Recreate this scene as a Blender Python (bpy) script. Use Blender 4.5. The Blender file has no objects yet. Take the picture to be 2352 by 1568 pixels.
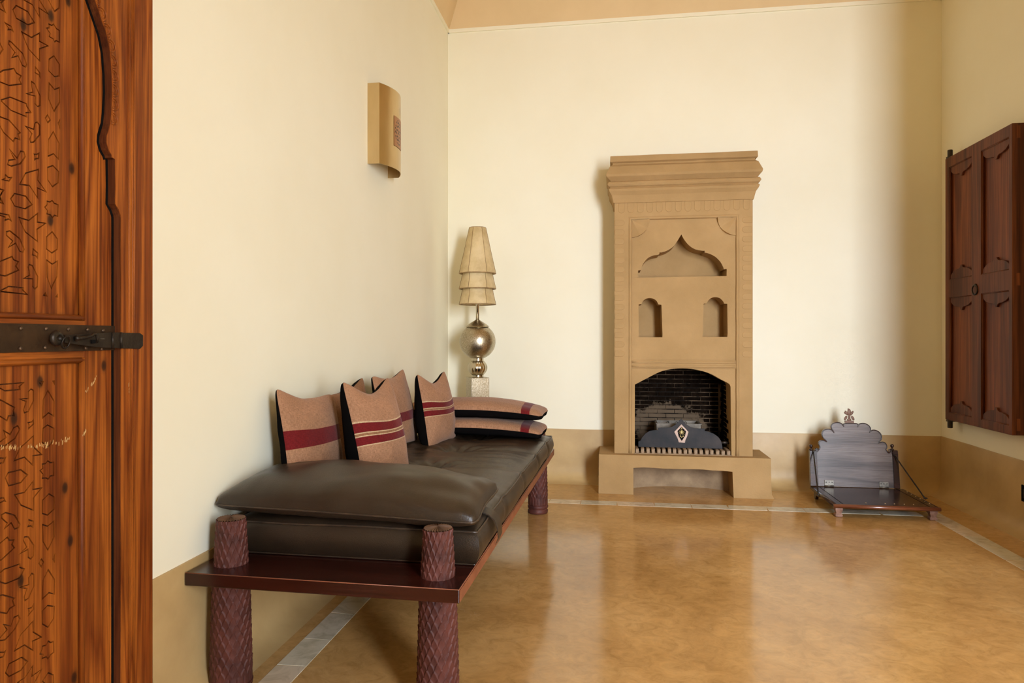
import bpy, bmesh, math, random
from mathutils import Vector, Matrix, noise
from mathutils.geometry import tessellate_polygon
random.seed(7)
SC = bpy.context.scene
COL = SC.collection
PI = math.pi
# ------------------------------------------------------------------ camera
FOC, CX, HY, CAMH = 1568.0, 1176.0, 777.0, 1.10          # photo pixels / metres
YAW = math.atan2(1410 - 1176, FOC)
cam = bpy.data.cameras.new('camera')
cam.sensor_width = 36.0
cam.lens = 36.0 * FOC / 2352.0
cam.shift_y = (HY - 784.0) / 2352.0
cam.clip_start = 0.05
camo = bpy.data.objects.new('camera', cam)
COL.objects.link(camo)
camo.location = (0, 0, CAMH)
camo.rotation_euler = (PI / 2, 0, YAW)
SC.camera = camo
# ------------------------------------------------------------------ sky, daylight, exposure
W = bpy.data.worlds.new('world')
SC.world = W
W.use_nodes = True
W.node_tree.nodes['Background'].inputs[0].default_value = (0.90, 0.95, 1.0, 1)
W.node_tree.nodes['Background'].inputs[1].default_value = 9.0
DOORX0, DOORX1, DOORZ, REARY = 1.50, 2.20, 2.70, -1.25      # the open doorway behind the camera
pl = bpy.data.lights.new('doorway_daylight', 'AREA')
pl.shape = 'RECTANGLE'
pl.size, pl.size_y = DOORX1 - DOORX0, DOORZ - 0.5
pl.energy = 100.0
pl.color = (0.87, 0.96, 1.12)
pl.spread = math.radians(100)
plo = bpy.data.objects.new('doorway_daylight', pl)
COL.objects.link(plo)
plo.location = ((DOORX0 + DOORX1) / 2, REARY - 0.02, DOORZ / 2 + 0.25)
plo.rotation_euler = (PI / 2 - math.radians(9), 0, math.radians(12))      # shines into the room
SC.view_settings.view_transform = 'Standard'
SC.view_settings.look = 'None'
SC.view_settings.exposure = 0.0
SC.view_settings.gamma = 1.0
SC.view_settings.use_curve_mapping = False
SC.cycles.use_denoising = True
SC.cycles.max_bounces = 12
SC.cycles.diffuse_bounces = 7
SC.cycles.use_adaptive_sampling = True
SC.cycles.adaptive_threshold = 0.04
SC.cycles.sample_clamp_indirect = 8.0

# ------------------------------------------------------------------ pixel -> place
FWD = Vector((-math.sin(YAW), math.cos(YAW), 0)); RGT = Vector((math.cos(YAW), math.sin(YAW), 0))
CAM = Vector((0, 0, CAMH))
def ray(x, y): return FWD + RGT * ((x - CX) / FOC) - Vector((0, 0, 1)) * ((y - HY) / FOC)
def on_z(x, y, z=0.0):
    d = ray(x, y); return CAM + d * ((z - CAMH) / d.z)
def on_x(x, y, X):
    d = ray(x, y); return CAM + d * (X / d.x)
def on_y(x, y, Y):
    d = ray(x, y); return CAM + d * (Y / d.y)

# ------------------------------------------------------------------ room
XL, XR, YB = -1.301, 2.318, 5.28
ZC = 3.545
# ------------------------------------------------------------------ materials
def newmat(name):
    m = bpy.data.materials.new(name); m.use_nodes = True
    nt = m.node_tree; b = nt.nodes['Principled BSDF']
    return m, nt, b
def N(nt, t, **kw):
    n = nt.nodes.new(t)
    for k, v in kw.items(): setattr(n, k, v)
    return n
def ramp(nt, stops, interp='LINEAR'):
    r = nt.nodes.new('ShaderNodeValToRGB'); cr = r.color_ramp; cr.interpolation = interp
    while len(cr.elements) < len(stops): cr.elements.new(0.5)
    for e, (p, c) in zip(cr.elements, stops):
        e.position = p; e.color = (c[0], c[1], c[2], 1)
    return r
def coords(nt, scale=(1, 1, 1), kind='Object', rot=(0, 0, 0)):
    tc = nt.nodes.new('ShaderNodeTexCoord'); mp = nt.nodes.new('ShaderNodeMapping')
    mp.inputs['Scale'].default_value = scale; mp.inputs['Rotation'].default_value = rot
    nt.links.new(tc.outputs[kind], mp.inputs['Vector']); return mp.outputs['Vector']
def noise_tex(nt, vec, scale, detail=4, rough=0.55, dist=0.0):
    n = nt.nodes.new('ShaderNodeTexNoise')
    n.inputs['Scale'].default_value = scale; n.inputs['Detail'].default_value = detail
    n.inputs['Roughness'].default_value = rough; n.inputs['Distortion'].default_value = dist
    nt.links.new(vec, n.inputs['Vector']); return n.outputs['Fac']
def mix(nt, fac, a, b, mode='MIX'):
    m = nt.nodes.new('ShaderNodeMix'); m.data_type = 'RGBA'; m.blend_type = mode
    for sock, v in ((m.inputs[0], fac), (m.inputs[6], a), (m.inputs[7], b)):
        if hasattr(v, 'is_linked'): nt.links.new(v, sock)
        elif isinstance(v, (int, float)): sock.default_value = v
        else: sock.default_value = (v[0], v[1], v[2], 1)
    return m.outputs[2]
def bump(nt, b, h, strength=0.3, dist=0.01):
    n = nt.nodes.new('ShaderNodeBump'); n.inputs['Strength'].default_value = strength
    n.inputs['Distance'].default_value = dist
    nt.links.new(h, n.inputs['Height']); nt.links.new(n.outputs[0], b.inputs['Normal'])
def setv(b, **kw):
    for k, v in kw.items():
        b.inputs[k.replace('_', ' ')].default_value = v
def mottled(name, c1, c2, scale=3.0, rough=0.8, bs=0.15, bscale=60, spec=0.5, stretch=(1, 1, 1), lo=0.3, hi=0.7, metallic=0.0, rvar=0.0, coat=0.0):
    m, nt, b = newmat(name)
    v = coords(nt, stretch)
    f = noise_tex(nt, v, scale, 6, 0.6)
    r = ramp(nt, [(lo, c1), (hi, c2)]); nt.links.new(f, r.inputs[0])
    nt.links.new(r.outputs[0], b.inputs['Base Color'])
    setv(b, Roughness=rough, Metallic=metallic); b.inputs['Specular IOR Level'].default_value = spec
    b.inputs['Coat Weight'].default_value = coat
    if rvar:
        mr = nt.nodes.new('ShaderNodeMapRange'); mr.inputs[3].default_value = rough - rvar; mr.inputs[4].default_value = rough + rvar
        nt.links.new(noise_tex(nt, v, scale * 2.3, 5, 0.6), mr.inputs[0]); nt.links.new(mr.outputs[0], b.inputs['Roughness'])
    if bs: bump(nt, b, noise_tex(nt, v, bscale, 5, 0.6), bs, 0.004)
    return m
def wood(name, c_dark, c_light, axis='Z', scale=1.0, rough=0.45, knots=0.0, ring=14.0, coat=0.0, bs=0.12):
    m, nt, b = newmat(name)
    s = {'X': (0.09, 1, 1), 'Y': (1, 0.09, 1), 'Z': (1, 1, 0.06)}[axis]
    v = coords(nt, tuple(k * scale for k in s))
    w = nt.nodes.new('ShaderNodeTexNoise'); w.inputs['Scale'].default_value = 7; w.inputs['Detail'].default_value = 3
    w.inputs['Distortion'].default_value = 0.6
    nt.links.new(v, w.inputs['Vector'])
    mul = N(nt, 'ShaderNodeMath', operation='MULTIPLY'); mul.inputs[1].default_value = ring
    nt.links.new(w.outputs['Fac'], mul.inputs[0])
    fr = N(nt, 'ShaderNodeMath', operation='PINGPONG'); fr.inputs[1].default_value = 1.0
    nt.links.new(mul.outputs[0], fr.inputs[0])
    mid = tuple(0.55 * a + 0.45 * c for a, c in zip(c_dark, c_light))
    r = ramp(nt, [(0.0, c_light), (0.6, mid), (1.0, c_dark)]); nt.links.new(fr.outputs[0], r.inputs[0])
    fine = noise_tex(nt, coords(nt, tuple(k * scale for k in {'X': (0.03, 1, 1), 'Y': (1, 0.03, 1), 'Z': (1, 1, 0.02)}[axis])), 160, 3, 0.7)
    rf = ramp(nt, [(0.36, (0.60, 0.55, 0.52)), (0.58, (1.05, 1.05, 1.05))]); nt.links.new(fine, rf.inputs[0])
    c = mix(nt, 1.0, r.outputs[0], rf.outputs[0], 'MULTIPLY')
    big = noise_tex(nt, coords(nt), 2.2 * scale, 3)
    rb = ramp(nt, [(0.3, (0.78, 0.74, 0.70)), (0.7, (1.08, 1.06, 1.02))]); nt.links.new(big, rb.inputs[0])
    c = mix(nt, 1.0, c, rb.outputs[0], 'MULTIPLY')
    if knots:
        vo = nt.nodes.new('ShaderNodeTexVoronoi'); vo.voronoi_dimensions = '2D'; vo.inputs['Scale'].default_value = 7.0
        sp_ = nt.nodes.new('ShaderNodeSeparateXYZ'); cb = nt.nodes.new('ShaderNodeCombineXYZ'); nt.links.new(coords(nt, (1, 1, 0.6)), sp_.inputs[0])
        nt.links.new(sp_.outputs['Y'], cb.inputs[0]); nt.links.new(sp_.outputs['Z'], cb.inputs[1]); nt.links.new(cb.outputs[0], vo.inputs['Vector'])
        rk = ramp(nt, [(0.0, (1, 1, 1)), (0.045, (0.85, 0.85, 0.85)), (0.07, (0.25, 0.25, 0.25)), (0.12, (0, 0, 0))]); nt.links.new(vo.outputs['Distance'], rk.inputs[0])
        c = mix(nt, rk.outputs[0], c, (0.03, 0.01, 0.004))
    nt.links.new(c, b.inputs['Base Color'])
    setv(b, Roughness=rough); b.inputs['Specular IOR Level'].default_value = 0.5 if coat else 0.28; b.inputs['Coat Weight'].default_value = coat; b.inputs['Coat Roughness'].default_value = 0.2
    bump(nt, b, fine, bs, 0.002)
    return m

M = {}
M['plaster'] = mottled('cream_plaster', (0.865, 0.82, 0.63), (0.905, 0.872, 0.70), 1.1, 0.75, 0.10, 22, 0.25)
M['dado'] = mottled('ochre_tadelakt', (0.40, 0.26, 0.105), (0.60, 0.42, 0.19), 2.6, 0.42, 0.10, 30, 0.4, lo=0.25, hi=0.75, rvar=0.1)
M['vault'] = mottled('tan_vault', (0.70, 0.52, 0.28), (0.78, 0.59, 0.33), 2.0, 0.7, 0.1, 30, 0.3)
M['clay'] = mottled('clay_plaster', (0.36, 0.225, 0.092), (0.455, 0.29, 0.127), 3.0, 0.85, 0.35, 90, 0.2)
M['clay_soot'] = mottled('stained_clay', (0.20, 0.13, 0.075), (0.40, 0.28, 0.16), 7.0, 0.85, 0.35, 60, 0.2)
# floor: polished ochre cement with mottling and fine scratches
m, nt, b = newmat('polished_cement'); M['floor'] = m
v = coords(nt)
f1 = noise_tex(nt, v, 1.7, 9, 0.68, 0.5); f2 = noise_tex(nt, coords(nt, (1.0, 1.25, 1), rot=(0, 0, 0.7)), 13.0, 8, 0.74, 1.2)
r1 = ramp(nt, [(0.28, (0.38, 0.20, 0.060)), (0.52, (0.52, 0.295, 0.10)), (0.75, (0.63, 0.39, 0.155))]); nt.links.new(f1, r1.inputs[0])
r2 = ramp(nt, [(0.32, (0.80, 0.77, 0.72)), (0.5, (1.0, 1.0, 1.0)), (0.68, (1.16, 1.15, 1.12))]); nt.links.new(f2, r2.inputs[0])
c = mix(nt, 1.0, r1.outputs[0], r2.outputs[0], 'MULTIPLY')
vo = nt.nodes.new('ShaderNodeTexVoronoi'); vo.feature = 'DISTANCE_TO_EDGE'; vo.inputs['Scale'].default_value = 1.6
dv = nt.nodes.new('ShaderNodeVectorMath'); dv.operation = 'ADD'
nz = nt.nodes.new('ShaderNodeTexNoise'); nz.inputs['Scale'].default_value = 6.0; nz.inputs['Detail'].default_value = 6
nt.links.new(v, nz.inputs['Vector']); nt.links.new(v, dv.inputs[0]); nt.links.new(nz.outputs['Color'], dv.inputs[1]); nt.links.new(dv.outputs[0], vo.inputs['Vector'])
rc = ramp(nt, [(0.0, (0.35, 0.35, 0.35)), (0.004, (0, 0, 0))]); nt.links.new(vo.outputs['Distance'], rc.inputs[0])
fm = noise_tex(nt, v, 2.1, 2); rm = ramp(nt, [(0.5, (0, 0, 0)), (0.62, (1, 1, 1))]); nt.links.new(fm, rm.inputs[0])
c = mix(nt, mix(nt, 1.0, rc.outputs[0], rm.outputs[0], 'MULTIPLY'), c, (0.62, 0.44, 0.24))
nt.links.new(c, b.inputs['Base Color'])
mr = nt.nodes.new('ShaderNodeMapRange'); mr.inputs[1].default_value = 0.3; mr.inputs[2].default_value = 0.7
mr.inputs[3].default_value = 0.08; mr.inputs[4].default_value = 0.19
nt.links.new(f2, mr.inputs[0]); nt.links.new(mr.outputs[0], b.inputs['Roughness'])
b.inputs['Specular IOR Level'].default_value = 0.6
bump(nt, b, noise_tex(nt, v, 5.0, 3), 0.05, 0.01)
# marble tiles: tint by object
m, nt, b = newmat('strip_marble'); M['marble'] = m
oi = nt.nodes.new('ShaderNodeObjectInfo')
r1 = ramp(nt, [(0.0, (0.62, 0.57, 0.45)), (0.4, (0.66, 0.60, 0.46)), (0.65, (0.72, 0.64, 0.47)), (0.85, (0.74, 0.58, 0.42)), (1.0, (0.58, 0.55, 0.46))])
nt.links.new(oi.outputs['Random'], r1.inputs[0])
f1 = noise_tex(nt, coords(nt), 9, 8, 0.65, 1.2); r2 = ramp(nt, [(0.35, (0.72, 0.70, 0.66)), (0.55, (1, 1, 1))]); nt.links.new(f1, r2.inputs[0])
nt.links.new(mix(nt, 1.0, r1.outputs[0], r2.outputs[0], 'MULTIPLY'), b.inputs['Base Color']); setv(b, Roughness=0.22)
PINE_D, PINE_L = (0.205, 0.044, 0.005), (0.47, 0.140, 0.018)
M['pine'] = wood('varnished_pine', PINE_D, PINE_L, 'Z', 1.0, 0.5, 0.0, 18, 0.0)
M['pine_knots'] = wood('knotty_varnished_pine', PINE_D, PINE_L, 'Z', 1.0, 0.52, 1.0, 20, 0.0)
M['pine_h'] = wood('varnished_pine_rail', PINE_D, PINE_L, 'Y', 1.0, 0.48, 0.0, 12, 0.0)
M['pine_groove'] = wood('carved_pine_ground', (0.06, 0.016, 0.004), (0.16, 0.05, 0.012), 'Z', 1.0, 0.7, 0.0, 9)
M['rawpine'] = mottled('raw_pine', (0.50, 0.28, 0.09), (0.66, 0.42, 0.17), 60, 0.7, 0.0)
M['pine_dark'] = wood('dark_pine_edge', (0.10, 0.026, 0.008), (0.19, 0.060, 0.018), 'Z', 1.0, 0.5, 0.0, 10)
M['walnut'] = wood('brown_shutter_wood', (0.085, 0.022, 0.007), (0.19, 0.056, 0.018), 'Z', 0.8, 0.5, 0.0, 9, 0.0)
M['walnut_panel'] = wood('reddish_shutter_panel', (0.13, 0.032, 0.009), (0.26, 0.076, 0.022), 'Z', 0.8, 0.5, 0.0, 7, 0.0)
M['lacquer'] = wood('dark_red_lacquered_wood', (0.018, 0.0026, 0.0018), (0.042, 0.0068, 0.0042), 'X', 0.7, 0.25, 0.0, 5, 0.25)
M['lacquer_edge'] = mottled('worn_lacquer_edge', (0.17, 0.045, 0.020), (0.30, 0.10, 0.045), 12, 0.4, 0.05, 60)
M['legwood'] = mottled('carved_red_wood', (0.050, 0.014, 0.010), (0.120, 0.034, 0.023), 16, 0.55, 0.15, 120, 0.3)
M['legtop'] = mottled('worn_leg_top', (0.06, 0.028, 0.015), (0.15, 0.075, 0.035), 30, 0.55, 0.15, 120, 0.4)
M['seatwood'] = wood('dark_polished_seat_wood', (0.020, 0.008, 0.006), (0.055, 0.020, 0.014), 'X', 1.0, 0.24, 0.0, 6, 0.3)
M['seatedge'] = wood('red_brown_seat_edge', (0.13, 0.035, 0.014), (0.24, 0.075, 0.028), 'X', 1.0, 0.33, 0.0, 6, 0.3)
M['backwood'] = wood('back_board_painted_sheen', (0.065, 0.050, 0.048), (0.20, 0.165, 0.155), 'X', 1.0, 0.34, 0.0, 5, 0.5, 0.3)  # paler grey puts the board's reflected sheen into the wood colour
M['finialwood'] = mottled('carved_finial_wood', (0.14, 0.07, 0.045), (0.26, 0.15, 0.10), 25, 0.5, 0.1, 90)
M['footwood'] = mottled('worn_carved_foot', (0.16, 0.075, 0.045), (0.34, 0.19, 0.13), 40, 0.65, 0.3, 120)
M['leather'] = mottled('dark_brown_leather', (0.018, 0.0105, 0.0055), (0.034, 0.0205, 0.011), 4.0, 0.34, 0.22, 260, 0.5, rvar=0.07)
M['leather_edge'] = mottled('leather_piping', (0.022, 0.014, 0.009), (0.06, 0.036, 0.02), 20.0, 0.4, 0.1, 200, 0.5)
m, nt, b = newmat('black_velvet'); M['velvet'] = m
setv(b, Base_Color=(0.005, 0.0042, 0.004, 1), Roughness=1.0); b.inputs['Specular IOR Level'].default_value = 0.02
M['brass'] = mottled('aged_brass', (0.55, 0.40, 0.20), (0.72, 0.55, 0.30), 5, 0.30, 0.05, 40, 0.5, stretch=(1, 1, 0.25), metallic=1.0, rvar=0.08)
M['iron'] = mottled('blackened_iron', (0.020, 0.015, 0.011), (0.055, 0.040, 0.028), 20, 0.42, 0.3, 70, 0.5, metallic=0.6)
M['rust'] = mottled('rusty_iron_plate', (0.030, 0.016, 0.008), (0.085, 0.045, 0.020), 14, 0.5, 0.2, 70, 0.5, metallic=0.5)
M['rivet'] = mottled('worn_rivet', (0.07, 0.045, 0.03), (0.20, 0.13, 0.08), 30, 0.4, 0.1, 70, metallic=0.7)
M['steel'] = mottled('blued_steel', (0.008, 0.012, 0.015), (0.050, 0.040, 0.037), 6, 0.5, 0.08, 60, 0.2)
M['hinge'] = mottled('dull_hinge_metal', (0.16, 0.15, 0.13), (0.32, 0.29, 0.24), 40, 0.45, 0.1, 60, metallic=0.8)
M['gold'] = mottled('gilt_filigree', (0.60, 0.45, 0.16), (0.85, 0.68, 0.30), 30, 0.35, 0.1, 60, metallic=0.6)
M['rosecopper'] = mottled('pinkish_copper', (0.30, 0.20, 0.15), (0.48, 0.34, 0.26), 18, 0.45, 0.1, 60, metallic=0.3)
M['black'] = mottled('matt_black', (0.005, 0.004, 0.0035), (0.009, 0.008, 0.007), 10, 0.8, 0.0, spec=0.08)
M['soot'] = mottled('sooty_lining', (0.005, 0.0035, 0.0025), (0.014, 0.009, 0.006), 8, 1.0, 0.3, 60, 0.05)
M['tray'] = mottled('ashy_metal_tray', (0.10, 0.085, 0.065), (0.34, 0.29, 0.22), 10, 0.6, 0.2, 60)
M['grate'] = mottled('pale_grate_brick', (0.22, 0.14, 0.08), (0.48, 0.36, 0.24), 45, 0.85, 0.4, 80, 0.2)
# sooty bricks: ashy where the smoke has burnt off, low and left of the middle of the firebox
m, nt, b = newmat('sooty_brick'); M['brick'] = m
geo = nt.nodes.new('ShaderNodeNewGeometry')
f = noise_tex(nt, geo.outputs['Position'], 26, 5, 0.7)
r = ramp(nt, [(0.35, (0.003, 0.0018, 0.0010)), (0.7, (0.014, 0.008, 0.0045))]); nt.links.new(f, r.inputs[0])
sub = N(nt, 'ShaderNodeVectorMath', operation='SUBTRACT'); sub.inputs[1].default_value = (0.40, 5.4, 0.42)
scl = N(nt, 'ShaderNodeVectorMath', operation='MULTIPLY'); scl.inputs[1].default_value = (4.0, 1.0, 6.5)
ln = N(nt, 'ShaderNodeVectorMath', operation='LENGTH')
nt.links.new(geo.outputs['Position'], sub.inputs[0]); nt.links.new(sub.outputs[0], scl.inputs[0]); nt.links.new(scl.outputs[0], ln.inputs[0])
ad = N(nt, 'ShaderNodeMath', operation='ADD'); nt.links.new(ln.outputs['Value'], ad.inputs[0])
f2 = noise_tex(nt, geo.outputs['Position'], 14, 4, 0.6)
ms = N(nt, 'ShaderNodeMath', operation='MULTIPLY'); ms.inputs[1].default_value = 1.6; nt.links.new(f2, ms.inputs[0]); nt.links.new(ms.outputs[0], ad.inputs[1])
ra = ramp(nt, [(0.0, (1, 1, 1)), (0.9, (0.75, 0.75, 0.75)), (1.0, (0, 0, 0))])
mrr = nt.nodes.new('ShaderNodeMapRange'); mrr.inputs[1].default_value = 0.6; mrr.inputs[2].default_value = 2.0
nt.links.new(ad.outputs[0], mrr.inputs[0]); nt.links.new(mrr.outputs[0], ra.inputs[0])
nt.links.new(mix(nt, ra.outputs[0], r.outputs[0], (0.17, 0.12, 0.075)), b.inputs['Base Color']); setv(b, Roughness=1.0); b.inputs['Specular IOR Level'].default_value = 0.05
M['mortar'] = mottled('smoked_mortar', (0.012, 0.008, 0.005), (0.20, 0.13, 0.075), 7, 0.9, 0.3, 60, 0.2, lo=0.42, hi=0.68)
# engraved silver metal
m, nt, b = newmat('engraved_white_metal'); M['silver'] = m
v = coords(nt); vo = nt.nodes.new('ShaderNodeTexVoronoi'); vo.inputs['Scale'].default_value = 55; nt.links.new(v, vo.inputs['Vector'])
sn = N(nt, 'ShaderNodeMath', operation='SINE'); mu = N(nt, 'ShaderNodeMath', operation='MULTIPLY'); mu.inputs[1].default_value = 16
nt.links.new(vo.outputs['Distance'], mu.inputs[0]); nt.links.new(mu.outputs[0], sn.inputs[0])
rs = ramp(nt, [(0.0, (0.42, 0.36, 0.25)), (0.25, (0.52, 0.46, 0.34)), (1.0, (0.60, 0.54, 0.42))]); nt.links.new(sn.outputs[0], rs.inputs[0])
nt.links.new(rs.outputs[0], b.inputs['Base Color']); setv(b, Metallic=1.0, Roughness=0.33)
bump(nt, b, sn.outputs[0], 0.05, 0.002)
M['silver_smooth'] = mottled('polished_white_metal', (0.55, 0.49, 0.37), (0.66, 0.60, 0.47), 6, 0.16, 0.0, metallic=1.0)
# parchment lamp shade
m, nt, b = newmat('parchment'); M['parchment'] = m
f = noise_tex(nt, coords(nt), 7, 6, 0.65); r = ramp(nt, [(0.3, (0.50, 0.36, 0.16)), (0.55, (0.68, 0.53, 0.28)), (0.8, (0.74, 0.60, 0.36))]); nt.links.new(f, r.inputs[0])
nt.links.new(r.outputs[0], b.inputs['Base Color']); setv(b, Roughness=0.5); b.inputs['Subsurface Weight'].default_value = 0.0
M['parchment_seam'] = mottled('stitched_parchment_rim', (0.22, 0.13, 0.05), (0.42, 0.28, 0.12), 30, 0.6, 0.1, 80)
# copper pierced plate on the sconce
m, nt, b = newmat('pierced_copper'); M['copper'] = m
uv = nt.nodes.new('ShaderNodeUVMap'); vo = nt.nodes.new('ShaderNodeTexVoronoi'); vo.voronoi_dimensions = '2D'; vo.inputs['Scale'].default_value = 9; vo.inputs['Randomness'].default_value = 0.6
nt.links.new(uv.outputs[0], vo.inputs['Vector'])
rv = ramp(nt, [(0.0, (1, 1, 1)), (0.30, (1, 1, 1)), (0.36, (0, 0, 0))]); nt.links.new(vo.outputs['Distance'], rv.inputs[0])
gx = nt.nodes.new('ShaderNodeTexGradient'); gx.gradient_type = 'SPHERICAL'
mp = nt.nodes.new('ShaderNodeMapping'); mp.inputs['Location'].default_value = (-0.5 * 2.0, -0.5 * 2.0, 0); mp.inputs['Scale'].default_value = (2.0, 2.0, 1)
nt.links.new(uv.outputs[0], mp.inputs[0]); nt.links.new(mp.outputs[0], gx.inputs[0])
rg = ramp(nt, [(0.10, (0, 0, 0)), (0.14, (1, 1, 1))]); nt.links.new(gx.outputs['Fac'], rg.inputs[0])
nt.links.new(mix(nt, mix(nt, 1.0, rv.outputs[0], rg.outputs[0], 'MULTIPLY'), (0.42, 0.20, 0.085), (0.02, 0.012, 0.008)), b.inputs['Base Color'])
setv(b, Metallic=0.7, Roughness=0.35)
# woven cushion cloth with red bands (bands lie along the v coordinate of the cloth)
RED = (0.15, 0.010, 0.011); WOV = (0.375, 0.20, 0.112); WOV2 = (0.27, 0.135, 0.065); CRM = (0.55, 0.40, 0.24)
def cloth(name, stops, warm=1.0, along='v'):
    m, nt, b = newmat(name)
    uv = nt.nodes.new('ShaderNodeUVMap'); sp = nt.nodes.new('ShaderNodeSeparateXYZ'); nt.links.new(uv.outputs[0], sp.inputs[0])
    r = ramp(nt, stops, 'CONSTANT'); nt.links.new(sp.outputs['Y' if along == 'v' else 'X'], r.inputs[0])
    a = nt.nodes.new('ShaderNodeMapping'); a.inputs['Scale'].default_value = (1, 0.12, 1); nt.links.new(uv.outputs[0], a.inputs[0])
    c2 = nt.nodes.new('ShaderNodeMapping'); c2.inputs['Scale'].default_value = (0.12, 1, 1); nt.links.new(uv.outputs[0], c2.inputs[0])
    n1 = noise_tex(nt, a.outputs[0], 230, 2, 0.6); n2 = noise_tex(nt, c2.outputs[0], 230, 2, 0.6)
    sm = N(nt, 'ShaderNodeMath', operation='MULTIPLY'); nt.links.new(n1, sm.inputs[0]); nt.links.new(n2, sm.inputs[1])
    rw = ramp(nt, [(0.14, (0.66, 0.62, 0.58)), (0.30, (1.03, 1.03, 1.03)), (0.42, (1.2, 1.17, 1.14))]); nt.links.new(sm.outputs[0], rw.inputs[0])
    c = mix(nt, 1.0, r.outputs[0], rw.outputs[0], 'MULTIPLY')
    big = noise_tex(nt, uv.outputs[0], 3, 4); rb = ramp(nt, [(0.3, (0.84, 0.82, 0.78)), (0.7, (1.1, 1.08, 1.06))]); nt.links.new(big, rb.inputs[0])
    nt.links.new(mix(nt, 1.0, c, rb.outputs[0], 'MULTIPLY'), b.inputs['Base Color'])
    setv(b, Roughness=0.9); b.inputs['Specular IOR Level'].default_value = 0.15; b.inputs['Sheen Weight'].default_value = 0.1
    bump(nt, b, sm.outputs[0], 0.35, 0.002)
    return m
M['cloth1'] = cloth('woven_cloth_wide_red_band', [(0, WOV), (0.43, RED), (0.565, WOV)])
M['cloth2'] = cloth('woven_cloth_twin_red_bands', [(0, WOV), (0.40, CRM), (0.41, RED), (0.468, CRM), (0.475, WOV2), (0.490, CRM), (0.498, RED), (0.566, CRM), (0.576, WOV)])
M['cloth2b'] = cloth('woven_cloth_upper_twin_red_bands', [(0, WOV), (0.432, CRM), (0.44, RED), (0.494, CRM), (0.50, WOV2), (0.512, CRM), (0.52, RED), (0.582, CRM), (0.59, WOV)])
M['cloth3'] = cloth('woven_cloth_mid_red_band', [(0, WOV), (0.36, RED), (0.46, WOV)])
M['cloth4'] = cloth('woven_cloth_plain', [(0, WOV2), (0.5, WOV2)])
M['cloth5'] = cloth('woven_cloth_end_red_band', [(0, WOV), (0.80, RED), (0.865, WOV)], along='u')

# ------------------------------------------------------------------ builders
WM = {}           # world matrix of every empty, kept by hand
def tag(o, label=None, cat=None, group=None, kind=None):
    if label: o['label'] = label
    if cat: o['category'] = cat
    if group: o['group'] = group
    if kind: o['kind'] = kind
    return o
def thing(name, loc=(0, 0, 0), rot=None, label=None, cat=None, group=None, kind=None):
    o = bpy.data.objects.new(name, None); COL.objects.link(o)
    mt = Matrix.Translation(Vector(loc)) @ (rot if rot is not None else Matrix.Identity(4))
    o.matrix_world = mt; o.empty_display_size = 0.1
    WM[o] = mt
    return tag(o, label, cat, group, kind)
def wmat(o):
    return WM.get(o, Matrix.Identity(4)) if o else Matrix.Identity(4)
def mesh_obj(name, verts, faces, mat, parent=None, smooth=False, bevel=0, local=False, uvs=None, bsegs=2, angle=None):
    """verts in world coordinates unless local; stored in the parent's space"""
    inv = wmat(parent).inverted()
    vs = [Vector(v) for v in verts] if local else [inv @ Vector(v) for v in verts]
    me = bpy.data.meshes.new(name)
    me.from_pydata(vs, [], faces)
    if uvs:
        l = me.uv_layers.new(name='UVMap')
        for lp in me.loops: l.data[lp.index].uv = uvs[lp.vertex_index]
    bm = bmesh.new(); bm.from_mesh(me)
    bmesh.ops.recalc_face_normals(bm, faces=bm.faces); bm.to_mesh(me); bm.free()
    mats = mat if isinstance(mat, (list, tuple)) else [mat]
    for mm in mats: me.materials.append(M[mm])
    if smooth:
        for p in me.polygons: p.use_smooth = True
        if angle is not None:
            me.set_sharp_from_angle(angle=angle)
    o = bpy.data.objects.new(name, me); COL.objects.link(o)
    if parent:
        o.parent = parent
        WM[o] = wmat(parent)
    if bevel:
        md = o.modifiers.new('bevel', 'BEVEL'); md.width = bevel; md.segments = bsegs; md.limit_method = 'ANGLE'; md.angle_limit = math.radians(40)
    return o
def place(name, me, loc, parent, rot=None):
    """a piece that shares its mesh; loc in world coordinates"""
    o = bpy.data.objects.new(name, me); COL.objects.link(o)
    if parent:
        o.parent = parent; o.location = wmat(parent).inverted() @ Vector(loc)
    else: o.location = loc
    if rot: o.rotation_euler = rot
    return o
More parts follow.
